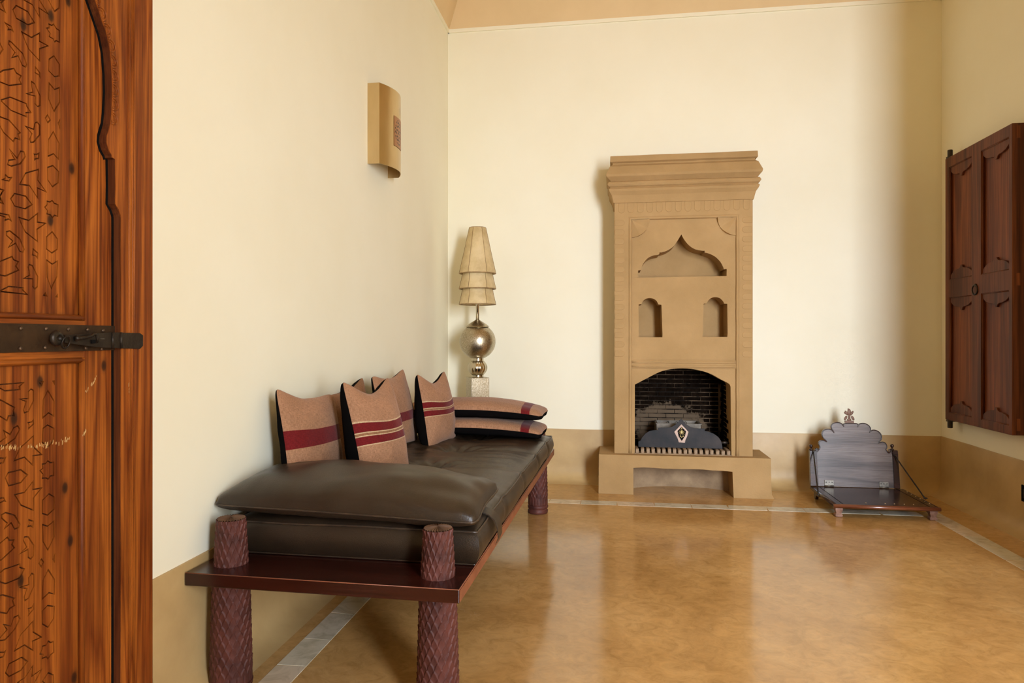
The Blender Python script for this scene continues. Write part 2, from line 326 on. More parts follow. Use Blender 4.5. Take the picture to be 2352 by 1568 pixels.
class G:
    def __init__(s): s.v = []; s.f = []
    def add(s, v, f):
        n = len(s.v); s.v += [Vector(p) for p in v]; s.f += [[i + n for i in q] for q in f]; return s
    def box(s, x0, x1, y0, y1, z0, z1):
        v = [(x, y, z) for x in (x0, x1) for y in (y0, y1) for z in (z0, z1)]
        return s.add(v, [(0, 1, 3, 2), (4, 6, 7, 5), (0, 4, 5, 1), (2, 3, 7, 6), (0, 2, 6, 4), (1, 5, 7, 3)])
    def plate(s, loops, d, fn):
        """flat outline loops (first the rim, then holes) -> solid of depth d; fn(u, v, w) -> point"""
        tris = tessellate_polygon([[Vector((p[0], p[1], 0)) for p in lp] for lp in loops])
        pts = [p for lp in loops for p in lp]; n = len(pts)
        v = [fn(p[0], p[1], 0) for p in pts] + [fn(p[0], p[1], d) for p in pts]
        f = [tuple(t) for t in tris] + [tuple(i + n for i in reversed(t)) for t in tris]
        k = 0
        for lp in loops:
            for i in range(len(lp)):
                a, b2 = k + i, k + (i + 1) % len(lp)
                f.append((a, b2, b2 + n, a + n))
            k += len(lp)
        return s.add(v, f)
    def tube(s, path, r, n=8, closed=False, flat=1.0, caps=True):
        path = [Vector(p) for p in path]; m = len(path); rings = []
        up = None
        for i, p in enumerate(path):
            if closed: t = path[(i + 1) % m] - path[i - 1]
            else: t = path[min(i + 1, m - 1)] - path[max(i - 1, 0)]
            t.normalize()
            if up is None:
                up = Vector((0, 0, 1)) if abs(t.z) < 0.9 else Vector((1, 0, 0))
            a = up - t * up.dot(t)
            if a.length < 1e-6: a = t.orthogonal()
            a.normalize(); up = a; b2 = t.cross(a)
            rr = r(i / max(1, m - 1)) if callable(r) else r
            rings.append([p + a * (math.cos(2 * PI * k / n) * rr) + b2 * (math.sin(2 * PI * k / n) * rr * flat) for k in range(n)])
        v = [q for rg in rings for q in rg]; f = []
        for i in range(m if closed else m - 1):
            j = (i + 1) % m
            for k in range(n):
                f.append((i * n + k, i * n + (k + 1) % n, j * n + (k + 1) % n, j * n + k))
        if not closed and caps:
            f.append(tuple(range(n))); f.append(tuple((m - 1) * n + k for k in range(n)))
        return s.add(v, f)
    def lathe(s, prof, c=(0, 0, 0), n=32, mod=None, cap=True):
        v = []; f = []
        for (r, z) in prof:
            for k in range(n):
                th = 2 * PI * k / n; rr = r * (mod(th, z) if mod else 1)
                v.append((c[0] + rr * math.cos(th), c[1] + rr * math.sin(th), c[2] + z))
        for i in range(len(prof) - 1):
            for k in range(n):
                f.append((i * n + k, i * n + (k + 1) % n, (i + 1) * n + (k + 1) % n, (i + 1) * n + k))
        if cap:
            f.append(tuple(range(n))); f.append(tuple((len(prof) - 1) * n + k for k in range(n)))
        return s.add(v, f)
    def ellipsoid(s, c, rx, ry, rz, mt=None, nu=16, nv=10):
        v = []; f = []
        for i in range(nv + 1):
            ph = -PI / 2 + PI * i / nv
            for k in range(nu):
                th = 2 * PI * k / nu
                p = Vector((rx * math.cos(ph) * math.cos(th), ry * math.cos(ph) * math.sin(th), rz * math.sin(ph)))
                if mt is not None: p = mt @ p
                v.append(Vector(c) + p)
        for i in range(nv):
            for k in range(nu): f.append((i * nu + k, i * nu + (k + 1) % nu, (i + 1) * nu + (k + 1) % nu, (i + 1) * nu + k))
        return s.add(v, f)
    def obj(s, name, mat, parent=None, **kw): return mesh_obj(name, s.v, s.f, mat, parent, **kw)
def rect(u0, u1, v0, v1): return [(u0, v0), (u1, v0), (u1, v1), (u0, v1)]
def structure(o): o['kind'] = 'structure'; return o
def offset_poly(P, d):
    """move every edge of a closed outline inwards by d"""
    n = len(P); A = sum(P[i][0] * P[(i + 1) % n][1] - P[(i + 1) % n][0] * P[i][1] for i in range(n))
    sg = 1 if A > 0 else -1; out = []
    for i in range(n):
        p0, p1, p2 = Vector(P[i - 1]), Vector(P[i]), Vector(P[(i + 1) % n])
        e1 = (p1 - p0).normalized(); e2 = (p2 - p1).normalized()
        n1 = Vector((-e1.y, e1.x)) * sg; n2 = Vector((-e2.y, e2.x)) * sg
        bis = n1 + n2
        if bis.length < 1e-4: bis = n1
        bis.normalize(); k = d / max(0.42, bis.dot(n1))
        out.append(tuple(p1 + bis * k))
    return out

def smooth_lobes(P, n_=4):
    P = [Vector(p) for p in P]; m_ = len(P)
    def sharp(i):
        if i <= 0 or i >= m_ - 1: return True
        return (P[i] - P[i - 1]).normalized().dot((P[i + 1] - P[i]).normalized()) < 0.45
    tan = []
    for i in range(m_): tan.append(None if sharp(i) else (P[i + 1] - P[i - 1]).normalized())
    out = []
    for i in range(m_ - 1):
        a, b2 = P[i], P[i + 1]; d = b2 - a; L = d.length
        ta = tan[i] * L if tan[i] is not None else (d if tan[i + 1] is None else d * 1.5 - tan[i + 1] * L * 0.5)
        tb = tan[i + 1] * L if tan[i + 1] is not None else (d if tan[i] is None else d * 1.5 - tan[i] * L * 0.5)
        for k in range(n_):
            t = k / n_; t2, t3 = t * t, t ** 3
            out.append(tuple(a * (2 * t3 - 3 * t2 + 1) + ta * (t3 - 2 * t2 + t) + b2 * (3 * t2 - 2 * t3) + tb * (t3 - t2)))
    return out + [tuple(P[-1])]

# ================================================================== THE ROOM
# floor
SHADEPIERX, SHADEPIERY = 1.885, 3.0  # unseen pier, added to shade the right end of the back wall
g = G().box(XL - 0.3, XR + 0.3, REARY - 0.3, YB + 0.42, -0.12, 0.0)
floor = structure(g.obj('floor', 'floor'))
# courtyard ground outside the doorway
structure(G().box(-14, 16, REARY - 20, REARY - 0.31, -0.16, -0.06).obj('floor_courtyard', 'vault'))
# marble strip set into the floor, tile by tile, a hair proud of the cement
def tile(cx_, cy_, lx, ly, sk=0.0):
    v = []
    for z, e in ((-0.01, 0), (0.0005, 0), (0.0014, 0.0012)):
        for sx, sy in ((-1, -1), (1, -1), (1, 1), (-1, 1)):
            v.append((cx_ + sx * (lx / 2 - e) + (sk * sy if lx > ly else 0), cy_ + sy * (ly / 2 - e) + (sk * sx if ly > lx else 0), z))
    f = [(8, 9, 10, 11)] + [(i, (i + 1) % 4, (i + 1) % 4 + 4, i + 4) for i in range(4)] + [(i + 4, (i + 1) % 4 + 4, (i + 1) % 4 + 8, i + 8) for i in range(4)]
    mesh_obj('marble_tile', v, f, 'marble', floor)
y = -0.9
while y < 4.5:
    l = random.uniform(0.19, 0.26)
    if y + l > 4.55: l = 4.55 - y
    tile(-1.072, y + l / 2, 0.104, l - 0.003, random.uniform(-0.006, 0.006)); y += l
x = -1.124
while x < 2.02:
    l = random.uniform(0.21, 0.25)
    if x + l > 1.96: l = 2.028 - x
    tile(x + l / 2, 4.607, l - 0.003, 0.108, random.uniform(-0.008, 0.008)); x += l
y = 4.552
while y > SHADEPIERY + 0.1:
    l = random.uniform(0.20, 0.30)
    tile(1.975, y - l / 2, 0.108, l - 0.003, random.uniform(-0.006, 0.006)); y -= l
# walls (0.3 m thick, outside the room)
FR0, FR1, FRZ = 0.80, on_x(343, 700, XL).y, 2.70       # the door frame's opening in the left wall
YC = (FR0 + FR1) / 2
g = G()
g.box(XL - 0.3, XL, REARY - 0.3, FR0 + 0.01, 0, 4.6); g.box(XL - 0.3, XL, FR1 - 0.01, YB + 0.3, 0, 4.6); g.box(XL - 0.3, XL, FR0 + 0.01, FR1 - 0.01, FRZ - 0.01, 4.6)
structure(g.obj('wall_left', 'plaster'))
HX0, HX1, HZ0, HZ1 = 0.10, 0.86, 0.27, 0.95
g = G()
g.box(XL, HX0, YB, YB + 0.3, 0, 4.6); g.box(HX1, XR, YB, YB + 0.3, 0, 4.6); g.box(HX0, HX1, YB, YB + 0.3, 0, HZ0); g.box(HX0, HX1, YB, YB + 0.3, HZ1, 4.6)
structure(g.obj('wall_back', 'plaster'))
g = G().box(XR, XR + 0.3, SHADEPIERY - 0.3, YB + 0.3, 0, 4.6).box(SHADEPIERX, XR + 0.3, SHADEPIERY - 0.25, SHADEPIERY, 0, 4.6).box(XR, XR + 0.3, REARY - 0.3, SHADEPIERY, 0, 4.6)  # the thin middle box is the added shading pier, out of view
structure(g.obj('wall_right', 'plaster'))
g = G().box(XL, DOORX0, REARY - 0.3, REARY, 0, 4.6).box(DOORX1, XR, REARY - 0.3, REARY, 0, 4.6).box(DOORX0, DOORX1, REARY - 0.3, REARY, DOORZ, 4.6)
structure(g.obj('wall_front', 'plaster'))
# vaulted ceiling springing from the wall heads
rings = [(0.0, ZC), (0.012, ZC), (0.018, ZC + 0.012), (0.1, ZC + 0.18), (0.22, ZC + 0.36), (0.5, ZC + 0.6), (0.95, ZC + 0.74), (1.7, ZC + 0.80)]
v = []; f = []
for i, (e, z) in enumerate(rings):
    v += [(XL + e, REARY + e, z), (XR - e, REARY + e, z), (XR - e, YB - e, z), (XL + e, YB - e, z)]
    if i: f += [((i - 1) * 4 + k, (i - 1) * 4 + (k + 1) % 4, i * 4 + (k + 1) % 4, i * 4 + k) for k in range(4)]
f.append(tuple((len(rings) - 1) * 4 + k for k in range(4)))
structure(mesh_obj('ceiling', v, f, 'vault'))
g = G()
g.box(XL, XL + 0.012, REARY, YB, ZC - 0.028, ZC + 0.012); g.box(XL, XR, YB - 0.012, YB, ZC - 0.028, ZC + 0.012); g.box(XR - 0.012, XR, SHADEPIERY, YB, ZC - 0.028, ZC + 0.012)
structure(g.obj('trim_1', 'plaster'))
# ochre dado with a coved foot: profile (distance from wall, height) swept along each wall
DZ = 0.402
cove = [(0.0, DZ), (0.006, DZ), (0.009, DZ - 0.01), (0.010, 0.14), (0.014, 0.09), (0.026, 0.05), (0.048, 0.022), (0.085, 0.006), (0.125, 0.0), (0.0, 0.0)]
def dado(name, a, b2, nrm, dh=0.0):
    a, b2, nrm = Vector(a), Vector(b2), Vector(nrm); n = 40; v = []; f = []; k = len(cove)
    for i in range(n + 1):
        p = a.lerp(b2, i / n); w = noise.noise(p * 2.3) * 0.004
        for (d, z) in cove: v.append(p + nrm * d + Vector((0, 0, z + ((w + dh) if z > 0.2 else 0))))
    for i in range(n):
        for j in range(k): f.append((i * k + j, i * k + (j + 1) % k, (i + 1) * k + (j + 1) % k, (i + 1) * k + j))
    f.append(tuple(range(k))); f.append(tuple(n * k + j for j in range(k)))
    structure(mesh_obj(name, v, f, 'dado', smooth=True, angle=math.radians(35)))
dado('baseboard_left', (XL, FR1 + 0.002, 0), (XL, YB, 0), (1, 0, 0), 0.012)
dado('baseboard_back', (XL, YB, 0), (0.05, YB, 0), (0, -1, 0))
dado('baseboard_back', (0.91, YB, 0), (XR, YB, 0), (0, -1, 0))
dado('baseboard_right', (XR, SHADEPIERY, 0), (XR, YB, 0), (-1, 0, 0))

# ================================================================== CARVED DOOR IN THE LEFT WALL
XF = XL + 0.010          # face of the frame
XP = XL - 0.012          # face of the leaf's stiles
door = thing('door_1', (XL, YC, 0), kind='structure', label='carved orange pine door with star motifs and an iron latch')
def dp(px, py, X=XP):    # pixel -> (y, z) on the door plane
    p = on_x(px, py, X); return (p.y, p.z)
def xf(X): return lambda u, v, w: (X - w, u, v)       # plate facing +X, depth goes into the wall
ARCH = [(277.5, 1568), (278, 500), (277, 493), (272.4, 480), (264.8, 468), (265.7, 428), (264.8, 366), (257.7, 361), (257, 356), (249.5, 343), (245, 326), (246, 312), (254, 285),
        (256.5, 260), (258.6, 214), (257.7, 171), (254, 122), (246.4, 82), (235.7, 50), (218.9, 0)]
half = [dp(px, py, XF) for px, py in ARCH]
half[0] = (half[1][0], 0.0)
y0, z0 = half[-1]
apex = (YC, z0 + 0.36)
for t in (0.25, 0.5, 0.75): half.append((y0 + (apex[0] - y0) * (t ** 1.25), z0 + (apex[1] - z0) * (1 - (1 - t) ** 1.35)))
inner = half + [apex] + [(2 * YC - yy, zz) for yy, zz in reversed(half)]
outline = [(FR1, 0), (FR1, FRZ), (FR0, FRZ), (FR0, 0)]
loop = outline[:3] + [outline[3]] + list(reversed(inner))
G().plate([loop], 0.055, xf(XF)).obj('frame', 'pine', door)
# darker end-grain edge of the arch, and a black strip painted as the shade between it and the leaf
def band(pts, X, w, d, name, mat):
    n_ = len(pts); v = []
    for i in range(n_):
        a, b2 = Vector(pts[max(0, i - 1)]), Vector(pts[min(n_ - 1, i + 1)]); t = (b2 - a).normalized(); nn = Vector((-t.y, t.x))
        if nn.x > 0 and i < n_ / 2 or nn.x < 0 and i >= n_ / 2: nn = -nn
        p = Vector(pts[i]); q = p + nn * w
        for c_ in (p, q): v += [(X, c_.x, c_.y), (X - d, c_.x, c_.y)]
    f = []
    for i in range(n_ - 1):
        a, b2 = i * 4, i * 4 + 4
        for p, q in ((0, 1), (1, 3), (3, 2), (2, 0)): f.append((a + p, a + q, b2 + q, b2 + p))
    mesh_obj(name, v, f, mat, door)
band(inner, XF - 0.0015, 0.0012, 0.05, 'arch_edge', 'pine_dark')
band(inner, XP + 0.0012, 0.0085, 0.004, 'shadow_strip', 'black')
yj = half[1][0]
# bead lines down the frame
for px, r in ((296, 0.0035), (304, 0.0022), (308, 0.0022)):
    yy = dp(px, 700, XF)[0]
    G().tube([(XF, yy, 0.0), (XF, yy, FRZ)], r, 8).obj('frame_bead', 'pine', door, smooth=True)
    yy = 2 * YC - yy
    G().tube([(XF, yy, 0.0), (XF, yy, FRZ)], r, 8).obj('frame_bead', 'pine', door, smooth=True)
# scallops carved along the arch
sc = [half[i] for i in range(12, len(half))]
dense = []
for i in range(len(sc) - 1):
    a, b2 = Vector(sc[i]), Vector(sc[i + 1]); m_ = max(1, int((b2 - a).length / 0.004))
    dense += [a.lerp(b2, k / m_) for k in range(m_)]
acc = 0; last = dense[0]; spots = []
for i in range(1, len(dense)):
    acc += (dense[i] - dense[i - 1]).length
    if acc > 0.034: spots.append((last, dense[i])); last = dense[i]; acc = 0
for a, b2 in spots:
    mid = (a + b2) / 2; t = (b2 - a).normalized(); nn = Vector((t.y, -t.x))
    if nn.x < 0: nn = -nn
    for rr, rad in ((0.017, 0.0024), (0.010, 0.0019)):
        path = []
        for k in range(9):
            th = PI * k / 8; q = mid + t * (math.cos(th) * rr * 0.95) + nn * (math.sin(th) * rr * 1.15 + 0.002)
            path.append((XF + 0.0004, q.x, q.y))
        G().tube(path, rad, 6).obj('carved_scallop', 'pine', door, smooth=True)
# leaf: stiles, rails, panels
yst = dp(262, 700)[0] + 0.004
LY0 = 2 * YC - yst
ypa = dp(196, 500)[0]; ypb = dp(188, 1000)[0]
yp = (ypa + ypb) / 2
zr1, zr0 = dp(100, 733)[1], dp(100, 824)[1]
LZ = 2.66
for s in (0, 1):
    u0, u1 = (yp, yst) if s == 0 else (LY0, 2 * YC - yp)
    G().plate([rect(u0, u1, 0.01, LZ)], 0.045, xf(XP)).obj('stile', 'pine_knots', door, bevel=0.002)
yq = 2 * YC - yp
G().plate([rect(yq, yp, zr0, zr1)], 0.045, xf(XP)).obj('middle_rail', 'pine_h', door)
G().plate([rect(yq, yp, 0.01, 0.10)], 0.045, xf(XP)).obj('bottom_rail', 'pine_h', door)
# mouldings round the panels
for (za, zb) in ((zr1, LZ), (0.10, zr0)):
    for yy in (yp - 0.004, yq + 0.004):
        G().tube([(XP - 0.002, yy, za), (XP - 0.002, yy, zb)], 0.0075, 10).obj('moulding', 'pine', door, smooth=True)
    for zz in (za + 0.006, zb - 0.006):
        G().tube([(XP - 0.002, yq, zz), (XP - 0.002, yp, zz)], 0.0075, 10).obj('moulding', 'pine_h', door, smooth=True)
XPAN = XP - 0.009
A_, B_, C_, D_, E_, F_ = 0, 230, 460, 860, 1090, 1328
MOT = [  # (crop offset, outline in crop pixels; 6.533 crop pixels to one photo pixel)
 (A_, [(240,70),(420,165),(530,345),(425,385),(240,280),(185,140)]), (A_, [(340,0),(480,75),(605,285),(597,135),(740,228),(600,0),(560,-60),(400,-60)]),
 (A_, [(-20,130),(100,205),(30,45),(80,0),(-20,-20)]), (A_, [(720,0),(820,185),(895,130),(900,-40),(760,-60)]), (A_, [(55,320),(175,390),(212,490),(165,455),(108,455),(120,420)]),
 (A_, [(312,460),(470,550),(605,478),(605,615),(740,690),(605,740),(605,935),(425,740),(365,600)]),
 (A_, [(725,345),(775,370),(805,350),(850,420),(900,455),(900,650),(850,620),(820,645),(795,590),(730,550),(745,500),(685,415),(735,405)]),
 (A_, [(170,620),(350,800),(410,970),(390,1020),(330,985),(270,850),(165,875),(215,785),(120,660),(130,600)]), (A_, [(730,880),(810,825),(900,965),(895,1150),(820,1160),(725,1065)]),
 (A_, [(-20,1080),(40,1045),(215,1015),(250,1085),(328,1135),(300,1195),(333,1270),(140,1295),(-20,1230)]), (A_, [(525,985),(607,1090),(607,1190),(580,1130),(520,1095)]),
 (A_, [(730,1225),(820,1330),(900,1300),(902,1540),(812,1688),(725,1490)]), (A_, [(465,1205),(525,1250),(612,1440),(608,1590),(570,1610),(518,1560),(525,1450),(375,1405),(485,1375),(470,1300)]),
 (A_, [(10,1490),(150,1445),(405,1548),(412,1592),(480,1697),(402,1700),(408,1765),(165,1665),(15,1520)]), (A_, [(-20,600),(55,745),(-20,840)]),
 (B_, [(-20,230),(140,290),(318,490),(285,515),(308,605),(235,580),(205,635),(50,490),(-20,380)]), (B_, [(365,378),(500,425),(515,340),(560,315),(605,375),(605,525),(510,640),(455,645),(440,575),(470,500)]),
 (B_, [(715,205),(765,300),(718,355),(672,265)]), (B_, [(905,270),(903,450),(865,340)]), (B_, [(800,455),(895,650),(885,905),(805,815),(715,855),(722,585)]),
 (B_, [(130,715),(255,855),(305,755),(365,765),(390,850),(310,965),(170,1000),(105,970),(125,890),(210,880),(180,830)]), (B_, [(500,795),(545,805),(595,780),(588,885),(550,885),(512,910),(518,850)]),
 (B_, [(710,1000),(795,970),(888,1068),(880,1245),(788,1310),(712,1200)]), (B_, [(590,1025),(380,1085),(280,1270),(440,1290),(575,1490),(572,1330),(710,1388),(575,1195)]),
 (B_, [(75,1100),(130,1150),(190,1150),(140,1225),(15,1195),(70,1165)]), (B_, [(215,1390),(390,1430),(495,1570),(380,1640),(220,1600),(150,1475)]), (B_, [(-20,1315),(70,1345),(10,1445),(65,1565),(-20,1540)]),
 (C_, [(700,0),(745,15),(785,-10),(820,35),(880,60),(872,250),(820,235),(785,275),(755,225),(695,210),(705,155),(662,100),(700,60)]), (C_, [(-20,180),(140,210),(180,325),(130,290),(65,315),(75,260),(-20,230)]),
 (C_, [(275,245),(430,290),(575,175),(572,318),(705,340),(565,440),(572,635),(375,480),(310,350)]), (C_, [(150,445),(305,570),(372,735),(345,790),(290,770),(235,655),(110,720),(180,610),(90,530),(90,460)]),
 (C_, [(785,458),(870,575),(865,740),(780,800),(692,735),(692,540)]), (C_, [(-20,910),(185,830),(215,885),(290,915),(250,985),(295,1050),(85,1145),(-20,1130)]),
 (C_, [(435,950),(490,970),(575,1140),(568,1300),(525,1340),(485,1300),(485,1185),(335,1175),(440,1115),(415,1000)]), (C_, [(492,712),(578,790),(570,890),(535,840),(478,825)]),
 (C_, [(695,880),(785,945),(870,895),(862,1145),(770,1340),(700,1155)]), (C_, [(-20,1355),(130,1280),(360,1305),(350,1340),(430,1420),(-20,1375)]), (C_, [(680,1375),(718,1445),(640,1430)]), (C_, [(868,1390),(870,1460),(830,1450)]),
 (D_, [(-20,140),(375,112),(300,180),(308,232),(75,255),(-20,210)]), (D_, [(572,100),(662,97),(625,178)]), (D_, [(782,92),(825,85),(822,165)]), (D_, [(718,220),(820,395),(815,640),(730,585),(632,670),(642,375)]),
 (D_, [(465,205),(510,230),(510,400),(430,560),(362,585),(345,530),(385,410),(270,362),(420,350),(420,250)]), (D_, [(-20,365),(30,378),(230,490),(210,540),(225,628),(135,630),(108,705),(-20,630)]),
 (D_, [(510,655),(512,745),(418,830),(430,760),(410,715),(475,700)]), (D_, [(40,820),(150,885),(200,790),(270,755),(308,820),(230,965),(70,1085),(-20,1080),(-20,1010),(80,940)]),
 (D_, [(640,800),(715,745),(818,800),(815,980),(725,1095),(625,1020)]), (D_, [(510,900),(505,1075),(645,1205),(505,1225),(500,1380),(365,1250),(200,1305),(290,1100)]),
 (D_, [(720,1280),(755,1310),(815,1305),(815,1520),(760,1530),(725,1580),(690,1560),(625,1565),(640,1500),(590,1440),(635,1400),(625,1335),(680,1325)]), (D_, [(120,1460),(315,1415),(425,1500),(318,1628),(125,1678),(72,1550)]),
 (D_, [(-20,1240),(60,1245),(100,1225),(55,1330),(-20,1345)]),
 (E_, [(505,75),(505,210),(645,185),(510,350),(508,545),(310,465),(205,290),(365,255)]), (E_, [(-20,345),(60,332),(98,410),(60,400),(-20,440)]), (E_, [(735,275),(820,325),(820,520),(715,615),(630,590),(630,380)]),
 (E_, [(85,555),(230,600),(308,740),(285,800),(215,825),(165,735),(50,830),(100,730),(20,660),(15,595)]), (E_, [(425,660),(508,690),(500,805),(460,775),(405,790),(430,735)]),
 (E_, [(632,735),(715,760),(815,680),(820,930),(718,1145),(640,1010)]), (E_, [(-20,1030),(118,920),(145,970),(222,968),(190,1040),(230,1095),(20,1290),(-20,1290)]),
 (E_, [(365,920),(430,920),(515,1050),(508,1220),(462,1275),(415,1245),(415,1130),(278,1200),(390,1085),(345,990)]), (E_, [(625,1245),(663,1305),(622,1400),(575,1330)]), (E_, [(828,1165),(825,1330),(785,1270)]),
 (E_, [(-20,1475),(65,1405),(305,1325),(310,1380),(380,1405),(300,1555),(80,1645),(-20,1615)]), (E_, [(480,1465),(518,1490),(515,1675),(435,1855),(370,1900),(355,1835),(395,1715),(280,1690),(425,1640),(422,1540)]),
 (E_, [(725,1405),(825,1565),(822,1800),(735,1780),(625,1885),(640,1580)]),
 (F_, [(-20,250),(45,235),(230,290),(200,330),(228,410),(150,460),(108,535),(-20,520)]), (F_, [(510,365),(510,465),(415,575),(430,500),(412,445),(470,430)]),
 (F_, [(40,680),(160,700),(205,575),(280,540),(310,600),(225,770),(80,930),(-20,950),(-20,900),(95,770)]), (F_, [(625,490),(715,395),(825,410),(815,600),(720,745),(630,690)]),
 (F_, [(505,620),(508,795),(640,880),(500,945),(505,1095),(365,1010),(205,1105),(305,840)]), (F_, [(-20,1100),(60,1095),(100,1060),(60,1180),(-20,1205)]),
 (F_, [(725,925),(765,950),(810,930),(815,1110),(765,1150),(720,1220),(690,1185),(625,1215),(640,1150),(590,1140),(625,1060),(630,1010),(690,990)]), (F_, [(130,1275),(330,1170),(425,1240),(320,1385),(130,1485),(75,1420)]),
 (F_, [(500,1285),(490,1450),(640,1345),(510,1600),(460,1700),(250,1560),(370,1480)]), (F_, [(725,1400),(810,1440),(815,1620),(720,1640),(630,1545)]),
]
ymir = dp(-4, 700, XPAN)[0]
groups = {0: [], 1: []}
for off, P in MOT:
    Q = [dp(x / 6.533, y / 6.533 + off, XPAN) for x, y in P]
    Q = [(max(yy, ymir + 0.002), zz) for yy, zz in Q]
    groups[0 if off < 800 else 1].append(Q)
    groups[0 if off < 800 else 1].append([(2 * ymir - yy, zz) for yy, zz in Q])
for gi, (za, zb) in enumerate(((zr1, LZ), (0.10, zr0))):
    pan = G().plate([rect(yq, yp, za, zb)] + groups[gi], 0.006, xf(XPAN)).obj('panel', 'pine_knots', door)
    G().plate([rect(yq, yp, za, zb)], 0.02, xf(XPAN - 0.0061)).obj('panel_ground', 'pine_groove', door)
    for Q in groups[gi]:
        I = offset_poly(Q, 0.0031)
        G().plate([I], 0.0075, xf(XPAN - 0.0004)).obj('carved_motif', 'pine_knots', pan)
g = G(); rs_ = random.Random(3)
def chips(path, n_, X, spread, hmax):
    for k in range(n_):
        t = rs_.random() * (len(path) - 1); i = int(t); a, b2 = path[i], path[i + 1]; fr_ = t - i
        yy, zz = dp(a[0] + (b2[0] - a[0]) * fr_, a[1] + (b2[1] - a[1]) * fr_ + rs_.uniform(-spread, spread), X)
        w, h = rs_.uniform(0.0006, 0.0018), rs_.uniform(0.002, hmax); s2 = rs_.uniform(-0.002, 0.002)
        g.add([(X, yy - w, zz - h), (X, yy + w * 0.4, zz - h * 0.8), (X, yy + w + s2 * 0.4, zz + h), (X, yy - w * 0.5 + s2 * 0.4, zz + h * 0.7), (X + 0.0005, yy, zz)], [(0, 1, 4), (1, 2, 4), (2, 3, 4), (3, 0, 4)])
chips([(-10, 1030), (20, 1026), (40, 1027), (75, 1026), (90, 1025), (110, 1020), (140, 1014), (160, 1006)], 70, XPAN + 0.0004, 4, 0.006)
chips([(190, 1000), (196, 990), (199, 985)], 9, XP + 0.0062, 3, 0.006); chips([(192, 905), (205, 890), (215, 878), (222, 862)], 20, XP + 0.0004, 3, 0.004)
chips([(296, 880), (297, 905)], 5, XF + 0.0040, 4, 0.006)
g.obj('worn_scratch', 'rawpine', door)
# iron strap, rivets, latch
zb1, zb0 = dp(130, 745)[1], dp(130, 807)[1]
strap = G().plate([rect(yq - 0.02, yst - 0.004, zb0, zb1)], 0.004, xf(XP + 0.005)).obj('iron_strap', 'rust', door, bevel=0.001)
for px, py in ((48, 754), (106, 755), (157, 756), (201, 757), (237, 759), (47, 800), (104, 798), (152, 798), (197, 799), (234, 801)):
    yy, zz = dp(px, py, XP + 0.006)
    G().ellipsoid((XP + 0.006, yy, zz), 0.0035, 0.0048, 0.0048, nu=10, nv=6).obj('rivet', 'rivet', strap, smooth=True)
lat = thing('iron_latch', (XP, dp(230, 780)[0], CAMH), label=None); lat.parent = door; lat.matrix_parent_inverse = wmat(door).inverted()
def lp(px, py, X): p = on_x(px, py, X); return (p.y, p.z)
X1 = XF + 0.006
hasp = [lp(150, 769, X1), lp(262, 763, X1), lp(322, 765, X1), lp(329, 770, X1), lp(329, 794, X1), lp(322, 801, X1), lp(262, 799, X1), lp(220, 797, X1), lp(150, 787, X1)]
G().plate([hasp], 0.005, xf(X1)).obj('hasp', 'iron', lat, bevel=0.001)
for px in (259, 278):
    a = lp(px, 763, X1); b2 = lp(px, 800, X1)
    G().tube([(X1, a[0], a[1]), (X1, b2[0], b2[1])], 0.0035, 8).obj('hasp_fold', 'iron', lat, smooth=True)
a = lp(131, 777, X1)
G().lathe([(0.018, 0), (0.019, 0.003), (0.016, 0.008), (0.011, 0.010), (0.006, 0.010), (0.005, 0.006)], n=20).obj('boss', 'iron', lat, smooth=True, local=False)
boss = [o for o in COL.objects if o.name.startswith('boss')][-1]
boss.data.transform(wmat(lat)); boss.data.transform(wmat(lat).inverted() @ Matrix.Translation((X1 - 0.004, a[0], a[1])) @ Matrix.Rotation(PI / 2, 4, 'Y'))
ringp = lp(141, 786, X1)
G().tube([(X1 + 0.012 + 0.004 * math.sin(t), ringp[0] + 0.0115 * math.cos(t), ringp[1] + 0.014 * math.sin(t)) for t in [2 * PI * k / 20 for k in range(20)]], 0.0022, 8, closed=True).obj('pull_ring', 'iron', lat, smooth=True)
pts = [(174, 776), (182, 777), (196, 775), (208, 772), (216, 767), (221, 768), (223, 775), (224, 787)]
G().tube([(X1 + 0.008, *lp(x, y, X1 + 0.008)) for x, y in pts], lambda t: 0.0052 - 0.0028 * t, 10).obj('latch_hook', 'iron', lat, smooth=True)
a = lp(172, 777, X1); G().ellipsoid((X1 + 0.004, a[0], a[1]), 0.006, 0.005, 0.008).obj('staple', 'iron', lat, smooth=True)
a = lp(214, 783, X1); G().box(X1, X1 + 0.004, a[0] - 0.008, a[0] + 0.004, a[1] - 0.006, a[1] + 0.003).obj('catch', 'black', lat)
a = lp(229, 778, X1); G().tube([(X1 + 0.008, a[0] - 0.008, a[1]), (X1 + 0.008, a[0] + 0.006, a[1])], 0.001, 6).obj('pin', 'hinge', lat)

# ================================================================== FIREPLACE
YF, YP = 4.94, 4.882
fire = thing('clay_fireplace', (0.48, 5.08, 0), label='tall brown clay fireplace with ogee niche, two small niches and heavy cornice', cat='fireplace')
def fp(px, py, Y=YF): p = on_y(px, py, Y); return (p.x, p.z)
def yf(Y): return lambda u, v, w: (u, Y + w, v)
def crop(pts, sx, ox, oy): return [fp(ox + x / sx, oy + y / sx) for x, y in pts]
BX0, BX1 = 0.003, 0.955
ZPL = 0.278
ZB = fp(1411, 470)[1]
ogee = crop([(548,1382),(548,1310),(575,1305),(580,1290),(600,1240),(640,1190),(700,1160),(755,1150),(762,1128),(790,1128),(850,1105),(905,1065),(950,1000),(982,948),(1010,1000),(1060,1060),(1120,1098),(1190,1112),(1215,1112),(1215,1132),(1240,1135),(1310,1165),(1370,1220),(1400,1275),(1407,1298),(1437,1295),(1435,1365)], 4.357, 1340, 320)
